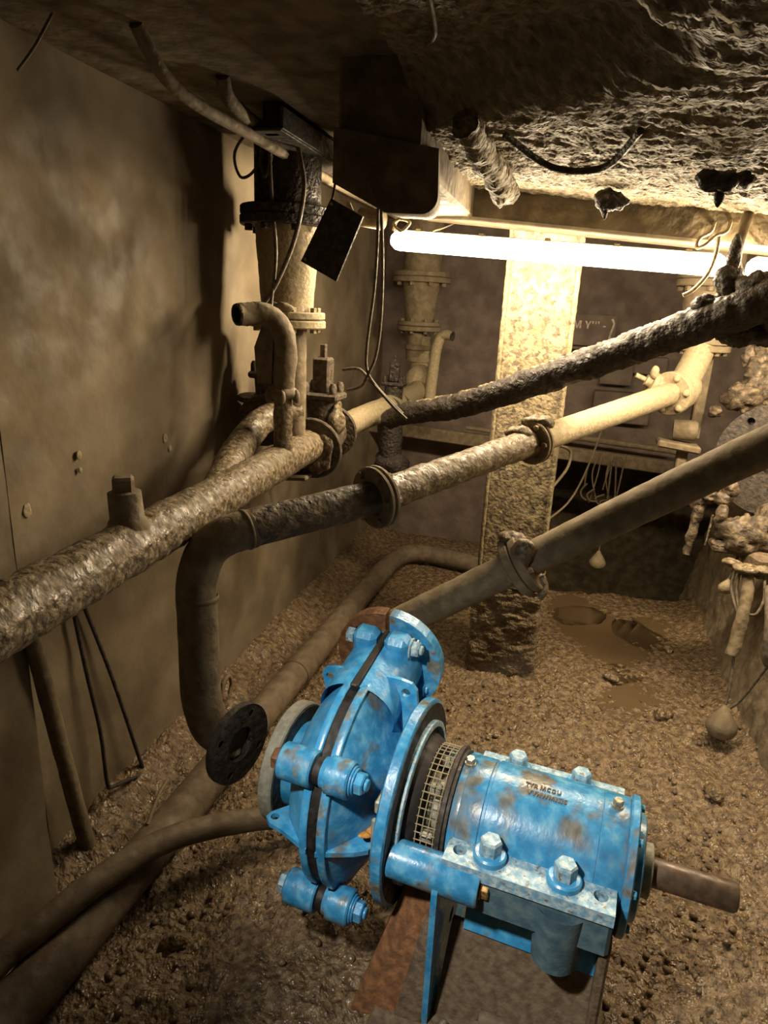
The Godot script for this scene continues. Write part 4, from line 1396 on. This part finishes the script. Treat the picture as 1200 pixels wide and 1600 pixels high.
	# ties that hold the lamps
	wire("tie_wire", [Vector3(-0.66, 1.965, -2.62), Vector3(-0.69, 1.94, -2.6), Vector3(-0.66, 1.915, -2.6), Vector3(-0.63, 1.945, -2.6), Vector3(-0.68, 1.955, -2.62), Vector3(-0.70, 1.92, -2.64)], 0.006, "knotted pale tie wire at the left end of the long lamp", M["pale mud pipe"], "", "wire")
	wire("tie_wire", [Vector3(-0.53, 2.03, -3.2), Vector3(-0.56, 1.96, -2.9), Vector3(-0.56, 1.922, -2.66)], 0.003, "thin wire holding the long lamp near its left end", M["pale mud pipe"], "", "wire")
	wire("tie_wire", [Vector3(0.42, 2.0, -2.7), Vector3(0.405, 1.94, -2.64), Vector3(0.37, 1.915, -2.62), Vector3(0.365, 1.885, -2.62), Vector3(0.39, 1.895, -2.61), Vector3(0.42, 1.925, -2.62), Vector3(0.45, 1.94, -2.62), Vector3(0.47, 2.0, -2.7)], 0.006, "crossed pale tie wire at the right end of the long lamp", M["pale mud pipe"], "", "wire")
	wire("plug_cable", [Vector3(0.425, 1.92, -2.6), Vector3(0.425, 1.86, -2.6), Vector3(0.41, 1.80, -2.6), Vector3(0.375, 1.75, -2.6), Vector3(0.345, 1.73, -2.6)], 0.007, "pale cable end dangling in front of the right end of the long lamp", M["pale mud pipe"])
	wire("lamp_cable", [Vector3(0.51, 2.02, -2.62), Vector3(0.492, 1.92, -2.6), Vector3(0.488, 1.85, -2.59), Vector3(0.497, 1.80, -2.57), Vector3(0.46, 1.76, -2.5), Vector3(0.43, 1.715, -2.45)], 0.017, "mud-caked cable hanging in the gap between the two lamps", M["dry mud pipe"])
	var jb := thing("junction_box", "small pale junction box on the conduit end beside the left tip of the long lamp", "junction box", Vector3(-0.775, 1.955, -2.6))
	g = Geo.new()
	g.lathe([Vector2(-0.05, 0.0), Vector2(-0.05, 0.03), Vector2(-0.045, 0.034), Vector2(0.045, 0.034), Vector2(0.05, 0.03), Vector2(0.05, 0)], along(Vector3.ZERO, Vector3(1, -0.15, 0.1)), 20)
	obj("case", g, M["dry mud pipe"], jb)
	g = Geo.new()
	tube(g, [Vector3(-0.05, 0.0, -0.01), Vector3(-0.09, 0.02, -0.02), Vector3(-0.13, 0.06, -0.1)], 0.014, 0.014, 10)
	obj("conduit_end", g, M["dry mud pipe"], jb)
	# mud hanging from the ceiling
	g = Geo.new()
	tube(g, straight(Vector3(-0.29, 2.045, -1.68), Vector3(-0.255, 2.0, -2.32), 40), 0.026, 0.04, 14, 0.02, 9.0)
	tag(obj("mud_rib", g, M["rough ceiling"]), "jagged mud-caked bar sticking down from the rough slab near the beam stub", "bar")
	for q in [[0.06, 2.0, -2.42, 0.05, 0.035, "round black clump hanging from the rough slab over the column"], [0.31, 1.975, -1.93, 0.065, 0.026, "wide dark clump hanging from the rough slab at the upper right"]]:
		g = Geo.new()
		lump(g, Vector3(q[0], q[1], q[2]), Vector3(q[3], q[4], q[3] * 0.7), 0.025, 10.0)
		lump(g, Vector3(q[0] - 0.01, q[1] - 0.03, q[2]), Vector3(0.012, 0.03, 0.012), 0.01, 10.0, 12, 8)
		tag(obj("mud_clump", g, M["black mud"]), q[5], "mud clump")
	wire("ceiling_wire", [Vector3(-0.21, 2.04, -1.75), Vector3(-0.1, 1.99, -1.85), Vector3(0.02, 1.98, -1.8), Vector3(0.08, 2.01, -1.6)], 0.008, "dark wire sagging under the rough slab", M["black mud"])
	wire("ceiling_wire", [Vector3(-0.36, 2.16, -1.55), Vector3(-0.31, 2.13, -1.4), Vector3(-0.29, 2.13, -1.25)], 0.004, "thin pale strand hanging in the dark at the top of the beam stub", c)
	wire("ceiling_wire", [Vector3(-1.1, 2.05, -1.25), Vector3(-1.08, 2.1, -1.28), Vector3(-1.05, 2.16, -1.3)], 0.003, "thin pale strand in the black upper left corner", c)

# ---------------------------------------------------------------- far end
func build_back() -> void:
	var dry: Material = M["dry mud pipe"]
	var g := Geo.new()
	var tilt := Basis(Vector3.BACK, -0.045)
	g.box(Vector3(0.1, 0.775, -4.52), Vector3(2.9, 0.085, 0.06), 0.006, tilt)
	tag(obj("cross_rail", g, dry), "wide pale rail spanning the far wall behind the column", "rail")
	g = Geo.new()
	tube(g, straight(Vector3(0.0, 0.885, -4.56), Vector3(0.75, 0.845, -4.56), 20), 0.02, 0.02, 10, 0.004, 9.0)
	tag(obj("thin_rail", g, dry), "thin muddy rail lying above the wide rail right of the column", "rail")
	g = Geo.new()
	tube(g, straight(Vector3(-0.62, 0.885, -4.5), Vector3(-0.25, 0.87, -4.5), 12), 0.014, 0.014, 8, 0.003, 9.0)
	tag(obj("short_rail", g, dry), "short thin bar above the wide rail left of the column", "rail")
	# switch cabinets on the far wall
	var t := thing("switch_cabinet", "brown wall cabinet with worn white lettering right of the column", "cabinet", Vector3(0.09, 1.56, -4.72))
	g = Geo.new()
	g.box(Vector3(0, 0, 0), Vector3(0.34, 0.2, 0.12), 0.006)
	obj("case", g, M["back wall"], t)
	g = Geo.new()
	g.box(Vector3(0, -0.115, 0.0), Vector3(0.36, 0.02, 0.14), 0.004)
	obj("bottom_ledge", g, M["back wall"], t)
	var tm := TextMesh.new()
	tm.text = "RM Y''' -"
	var f := SystemFont.new()
	f.font_names = PackedStringArray(["Droid Sans"])
	f.font_weight = 800
	tm.font = f
	tm.font_size = 32
	tm.pixel_size = 0.0021
	tm.depth = 0.002
	var o := MeshInstance3D.new()
	o.name = "lettering"
	o.mesh = tm
	o.material_override = M["white smear"]
	o.position = Vector3(-0.02, 0.03, 0.06)
	t.add_child(o, true)
	g = Geo.new()
	tube(g, spline([Vector3(0.135, 0.075, 0.06), Vector3(0.15, 0.04, 0.061), Vector3(0.137, -0.02, 0.061), Vector3(0.13, -0.085, 0.06)], 6), 0.009, 0.006, 8, 0.004, 12.0)
	obj("drip", g, M["white smear"], t, "pale dried drip")
	for q in [[0.30, 1.31, 0.2, 0.17, "plain brown box on the far wall under the sludge pipe"], [0.50, 1.36, 0.2, 0.11, "small brown box on the far wall beside the pale valve"], [0.36, 1.08, 0.36, 0.2, "wide brown box on the far wall above the thin rail"]]:
		g = Geo.new()
		g.box(Vector3(q[0], q[1], -4.71), Vector3(q[2], q[3], 0.1), 0.006)
		tag(obj("wall_box", g, M["back wall"]), q[4], "box")
	# slack wires right of the column and floats over the sump
	wire("slack_wire", [Vector3(0.0, 1.0, -3.55), Vector3(0.06, 0.95, -3.68), Vector3(0.055, 0.86, -3.66), Vector3(-0.02, 0.77, -3.5), Vector3(-0.08, 0.7, -3.4)], 0.008, "thick slack wire bowing out beside the column at rail height", dry)
	wire("slack_wire", [Vector3(0.26, 1.05, -4.4), Vector3(0.21, 0.88, -4.2), Vector3(0.15, 0.72, -4.0), Vector3(0.08, 0.64, -3.75), Vector3(-0.02, 0.6, -3.5)], 0.006, "long slack wire falling from the far boxes to the column", dry)
	for k in 6:
		var x := 0.19 + 0.037 * k + 0.02 * sin(k * 2.7)
		wire("dangling_wire", [Vector3(x + 0.02, 0.80 + 0.01 * (k % 3), -4.44), Vector3(x + 0.012 * sin(k * 4.1), 0.68, -4.42), Vector3(x + 0.03 * sin(k * 1.9), 0.58 - 0.05 * (k % 3), -4.42)], 0.005, "thin dangling wire hanging in the bunch from the wide rail over the sump", dry, "wires over the sump")
	for k in 4:
		var x := 0.17 + 0.055 * k + 0.02 * sin(k * 3.3)
		wire("wire_hook", [Vector3(x + 0.03, 0.62 - 0.03 * k, -4.38), Vector3(x - 0.01 * k, 0.57 - 0.02 * k, -4.38), Vector3(x + 0.01, 0.53 - 0.02 * k, -4.38), Vector3(x + 0.04 + 0.02 * k, 0.51, -4.38)], 0.006, "curled wire end in the bunch over the sump", dry, "wire ends over the sump")
	float_switch(Vector3(0.325, 0.15, -4.25), Vector3(0.335, 0.77, -4.43), 0.052, "pear-shaped float hanging low over the sump edge")
	float_switch(Vector3(0.39, 0.33, -4.32), Vector3(0.36, 0.77, -4.43), 0.04, "pale float half hidden under the smooth sloping pipe")

func float_switch(c: Vector3, top: Vector3, r: float, label: String, m: Material = null, extra := false) -> void:
	var t := thing("float_switch", label, "float", c)
	var mm: Material = m if m else M["pale mud pipe"]
	var d := (top - c).normalized()
	var g := Geo.new()
	g.lathe([Vector2(-1.0, 0.0), Vector2(-0.95, 0.4), Vector2(-0.75, 0.75), Vector2(-0.4, 0.97), Vector2(0.0, 1.0), Vector2(0.5, 0.72), Vector2(1.0, 0.35), Vector2(1.3, 0.16), Vector2(1.45, 0.0)].map(func(q): return q * r), along(Vector3.ZERO, d), 24)
	obj("float", g, mm, t)
	g = Geo.new()
	tube(g, spline([d * r * 1.3, (top - c) * 0.5 + Vector3(0.006, 0, 0), top - c], 8), 0.006, 0.006, 7)
	if extra:
		tube(g, spline([d * r * 1.2 + Vector3(0.02, 0, 0), (top - c) * 0.45 + Vector3(0.05, 0, 0.03), (top - c) + Vector3(0.09, 0.02, 0.12)], 8), 0.006, 0.006, 7)
	obj("cord", g, M["cable"], t)

# ---------------------------------------------------------------- the caked machine at the right
func build_right() -> void:
	var bm: Material = M["black mud"]
	var crust: Material = M["crust"]
	var t := thing("caked_machine", "mud-caked machine with a big dark disc at the right edge", "machine")
	var g := Geo.new()
	var n := Vector3(-0.42, 0.08, 0.9).normalized()
	var xf := facing(Vector3(0.955, 1.06, -3.36), n)
	g.plate(circle(0.255, 56), [[Vector2.ZERO, 0.07], [Vector2(-0.13, 0.16), 0.018], [Vector2(0.13, 0.16), 0.018], [Vector2(-0.19, -0.08), 0.018]], 0.025, xf)
	obj("disc", g, M["dark iron"], t, "large dark disc with bolt holes")
	g = Geo.new()
	g.lathe([Vector2(-0.02, 0.245), Vector2(-0.01, 0.13), Vector2(-0.25, 0.16), Vector2(-0.4, 0.12)].map(func(q): return Vector2(-q.x, q.y)), along(Vector3(0.955, 1.06, -3.36), -n), 40)
	lump(g, Vector3(1.15, 1.0, -3.6), Vector3(0.3, 0.3, 0.28), 0.05, 5.0, 40, 28)
	obj("body", g, bm, t)
	g = Geo.new()
	for q in [[0.80, 1.33, -3.46, 0.07, 0.07], [0.76, 1.30, -3.5, 0.05, 0.035], [0.69, 1.245, -3.48, 0.035, 0.035], [0.84, 1.42, -3.5, 0.055, 0.09], [0.80, 1.5, -3.55, 0.035, 0.05], [0.88, 1.52, -3.52, 0.06, 0.07], [0.90, 1.62, -3.5, 0.06, 0.08], [0.94, 1.72, -3.45, 0.05, 0.08], [0.9, 1.36, -3.5, 0.08, 0.09]]:
		lump(g, Vector3(q[0], q[1], q[2]), Vector3(q[3], q[4], q[3]), q[3] * 0.55, 9.0, 28, 20)
	obj("mud_tower", g, M["stained mud"], t, "craggy column of dried mud")
	g = Geo.new()
	for q in [[0.70, 0.93, -3.05, 0.04, 0.035], [0.655, 0.93, -3.08, 0.035, 0.03], [0.62, 0.90, -3.1, 0.028, 0.045], [0.72, 0.98, -3.05, 0.035, 0.04], [0.70, 0.86, -3.02, 0.025, 0.06], [0.73, 1.02, -3.05, 0.02, 0.03]]:
		lump(g, Vector3(q[0], q[1], q[2]), Vector3(q[3], q[4], q[3]), q[3] * 0.6, 9.0, 24, 18)
	tube(g, straight(Vector3(0.625, 0.9, -3.1), Vector3(0.60, 0.66, -3.06), 24), 0.026, 0.014, 12, 0.012, 9.0)
	tube(g, straight(Vector3(0.70, 0.87, -3.02), Vector3(0.705, 0.76, -3.02), 14), 0.018, 0.012, 10, 0.006, 9.0)
	tube(g, straight(Vector3(0.67, 0.86, -3.03), Vector3(0.655, 0.73, -3.0), 14), 0.006, 0.004, 8, 0.002, 9.0)
	obj("mud_drip", g, M["stained mud"], t, "dried mud hanging in drips")
	g = Geo.new()
	g.box(Vector3(0.76, 0.73, -3.02), Vector3(0.16, 0.03, 0.12), 0.008)
	lump(g, Vector3(0.72, 0.745, -3.0), Vector3(0.045, 0.018, 0.04), 0.012, 9.0)
	lump(g, Vector3(0.82, 0.79, -3.03), Vector3(0.13, 0.075, 0.1), 0.04, 8.0, 36, 24)
	lump(g, Vector3(0.95, 0.83, -3.05), Vector3(0.13, 0.1, 0.1), 0.04, 8.0, 36, 24)
	obj("ledge", g, M["stained mud"], t, "mud-covered ledge")
	g = Geo.new()
	g.box(Vector3(0.93, 0.70, -2.95), Vector3(0.24, 0.09, 0.14), 0.012, Basis(Vector3.UP, 0.3))
	obj("rusty_mouth", g, M["brown base"], t, "dark rusty edge under the ledge")
	# wires, sleeve and floats hanging from it
	var w := thing("cable_bundle", "muddy cables and thick sleeve hanging in front of the plinth", "cable", Vector3.ZERO)
	g = Geo.new()
	tube(g, spline([Vector3(0.80, 0.685, -2.86), Vector3(0.808, 0.6, -2.82), Vector3(0.80, 0.53, -2.79), Vector3(0.787, 0.42, -2.76), Vector3(0.775, 0.36, -2.74)], 10), 0.022, 0.026, 16, 0.006, 9.0)
	obj("sleeve", g, M["dry mud pipe"], w)
	g = Geo.new()
	lump(g, Vector3(0.80, 0.695, -2.86), Vector3(0.06, 0.022, 0.04), 0.015, 9.0)
	lump(g, Vector3(0.75, 0.7, -2.9), Vector3(0.04, 0.016, 0.03), 0.012, 9.0)
	lump(g, Vector3(0.86, 0.7, -2.86), Vector3(0.05, 0.02, 0.04), 0.012, 9.0)
	obj("clot", g, crust, w)
	for q in [[0.0, 0.0], [0.022, 0.01], [-0.02, 0.0]]:
		g = Geo.new()
		tube(g, spline([Vector3(0.775 + q[0], 0.68, -2.86), Vector3(0.77 + q[0], 0.61, -2.84), Vector3(0.782 + q[0] * 0.5, 0.54, -2.8), Vector3(0.795, 0.5, -2.78)], 6), 0.006, 0.006, 7)
		obj("strand", g, M["cable"], w)
	g = Geo.new()
	tube(g, spline([Vector3(0.86, 0.68, -2.84), Vector3(0.865, 0.6, -2.8), Vector3(0.845, 0.54, -2.78), Vector3(0.82, 0.53, -2.78)], 6), 0.006, 0.006, 7)
	tube(g, spline([Vector3(0.84, 0.46, -2.5), Vector3(0.826, 0.5, -2.5), Vector3(0.83, 0.6, -2.55), Vector3(0.85, 0.68, -2.7)], 6), 0.02, 0.024, 12)
	obj("side_strand", g, M["cable"], w)
	float_switch(Vector3(0.775, 0.085, -2.66), Vector3(0.786, 0.37, -2.745), 0.06, "mud-coated float hanging on two cords just above the floor", M["dry mud pipe"], true)
	float_switch(Vector3(0.765, 0.56, -2.98), Vector3(0.79, 0.70, -3.0), 0.03, "small pale float on a short cord under the muddy ledge")

# ---------------------------------------------------------------- loose things
func build_loose() -> void:
	var g := Geo.new()
	tube(g, straight(Vector3(-1.192, 0.93, -1.2), Vector3(-1.238, 0.0, -1.385), 30), 0.02, 0.024, 16, 0.002, 10.0)
	tag(obj("leaning_pole", g, M["dry mud pipe"]), "brown pole leaning against the wall pier at the left", "pole")
	wire("bent_rod", [Vector3(-1.278, 0.80, -1.46), Vector3(-1.27, 0.57, -1.483), Vector3(-1.262, 0.348, -1.51), Vector3(-1.255, 0.16, -1.512), Vector3(-1.252, 0.128, -1.53), Vector3(-1.25, 0.1, -1.6), Vector3(-1.25, 0.055, -1.69), Vector3(-1.252, 0.062, -1.70), Vector3(-1.258, 0.1, -1.69), Vector3(-1.268, 0.484, -1.592), Vector3(-1.278, 0.79, -1.5)], 0.0065, "thin bent rod forming a long triangle against the left wall", M["dark iron"], "", "rod", 6)
	wire("mud_stick", [Vector3(-1.05, 0.13, -1.42), Vector3(-1.075, 0.15, -1.52), Vector3(-1.11, 0.12, -1.62)], 0.006, "short thin stick lying along the floor pipe", M["dry mud pipe"], "", "stick")
	wire("wall_loop", [Vector3(-1.2, 0.09, -2.15), Vector3(-1.2, 0.15, -2.17), Vector3(-1.195, 0.16, -2.21), Vector3(-1.19, 0.12, -2.22), Vector3(-1.19, 0.08, -2.2)], 0.009, "small muddy loop poking out of the mud behind the down leg", M["dry mud pipe"], "", "loop")
	var chips := [[1.18, -1.991, 0.012, "small pale plaster chip on the left wall above the crusted pipe, nearest the reducer shadow"], [1.142, -2.015, 0.009, "tiny pale plaster chip just below the larger one on the left wall"], [1.205, -1.564, 0.010, "pale plaster chip on the left wall left of the square-plugged stub, the upper of two"], [1.162, -1.566, 0.008, "tiny pale plaster chip left of the square-plugged stub, the lower of two"], [1.101, -1.359, 0.016, "wide pale plaster patch low on the wall beside the pier"]]
	for q in chips:
		g = Geo.new()
		lump(g, Vector3(-1.298, q[0], q[1]), Vector3(0.004, q[2] * 1.3, q[2]), q[2] * 0.5, 12.0, 16, 10)
		tag(obj("plaster_chip", g, M["pale mud pipe"]), q[3], "chip")
	var spots := [[0.58, -2.78, 0.05, 0.026, "flat mud clod lying alone nearest the hanging float"], [0.37, -3.02, 0.04, 0.02, "wet mud clod beside the brown puddle"], [0.68, -3.45, 0.04, 0.018, "small mud clod near the plinth far from the pump"], [0.42, -1.93, 0.055, 0.03, "dark mud clod behind the pump's bare shaft"], [0.70, -2.3, 0.045, 0.022, "mud clod on the floor right of the pump near the frame edge"], [-0.83, -1.2, 0.035, 0.02, "mud clod beside the hose at the lower left"]]
	for q in spots:
		g = Geo.new()
		lump(g, Vector3.ZERO, Vector3(q[2], q[3], q[2] * 0.75), q[2] * 0.4, 10.0, 24, 16)
		var o := obj("mud_clod", g, M["mud floor"])
		o.position = Vector3(q[0], floor_height(q[0], q[1]) + q[3] * 0.5, q[1])
		o.rotation.y = q[0] * 7.0
		tag(o, q[4], "clod")
	var mm := MultiMesh.new()
	mm.transform_format = MultiMesh.TRANSFORM_3D
	g = Geo.new()
	lump(g, Vector3.ZERO, Vector3(1, 0.6, 0.85), 0.5, 0.12, 12, 8)
	mm.mesh = g.mesh()
	var rg := RandomNumberGenerator.new()
	rg.seed = 77
	var tr := []
	while tr.size() < 2600:
		var x := rg.randf_range(-0.95, 0.92)
		var z := rg.randf_range(-3.3, -0.55)
		if rg.randf() > 0.35 + 0.65 * smoothstep(-3.2, -2.2, z) or rnd(Vector3(x, 0, z), 30.0) < -0.25:
			continue
		var r := 0.003 + 0.011 * pow(rg.randf(), 4.0)
		tr.append(Transform3D(Basis(Vector3.UP, rg.randf() * TAU).scaled(Vector3.ONE * r), Vector3(x, floor_height(x, z) + r * 0.2, z)))
	mm.instance_count = tr.size()
	for k in tr.size():
		mm.set_instance_transform(k, tr[k])
	var mi := MultiMeshInstance3D.new()
	mi.name = "mud_crumbs"
	mi.multimesh = mm
	mi.material_override = M["wet mud"]
	add_child(mi)
	tag(mi, "wet mud crumbs scattered over the floor round the pump", "mud", "", "stuff")
	var names := ["shallow brown puddle in the mud before the sump", "small puddle nearest the plinth foot", "small glossy puddle between the column and the pump", "narrow puddle beside the sump edge behind the column"]
	for k in PUDDLES.size():
		var q: Array = PUDDLES[k]
		g = Geo.new()
		var pts := PackedVector2Array()
		for j in 40:
			var an := TAU * j / 40.0
			var r: float = q[2] * (1.15 + 0.3 * nz.get_noise_3d(cos(an) * 8.0 + k * 9.0, sin(an) * 8.0, 1.0))
			pts.append(Vector2(cos(an) * r, sin(an) * r * 1.3))
		g.plate(pts, [], 0.004, Transform3D(Basis(Vector3(1, 0, 0), Vector3(0, 0, 1), Vector3(0, -1, 0)), Vector3(q[0], -0.0085, q[1])))
		tag(obj("puddle", g, M["water"]), names[k], "puddle")
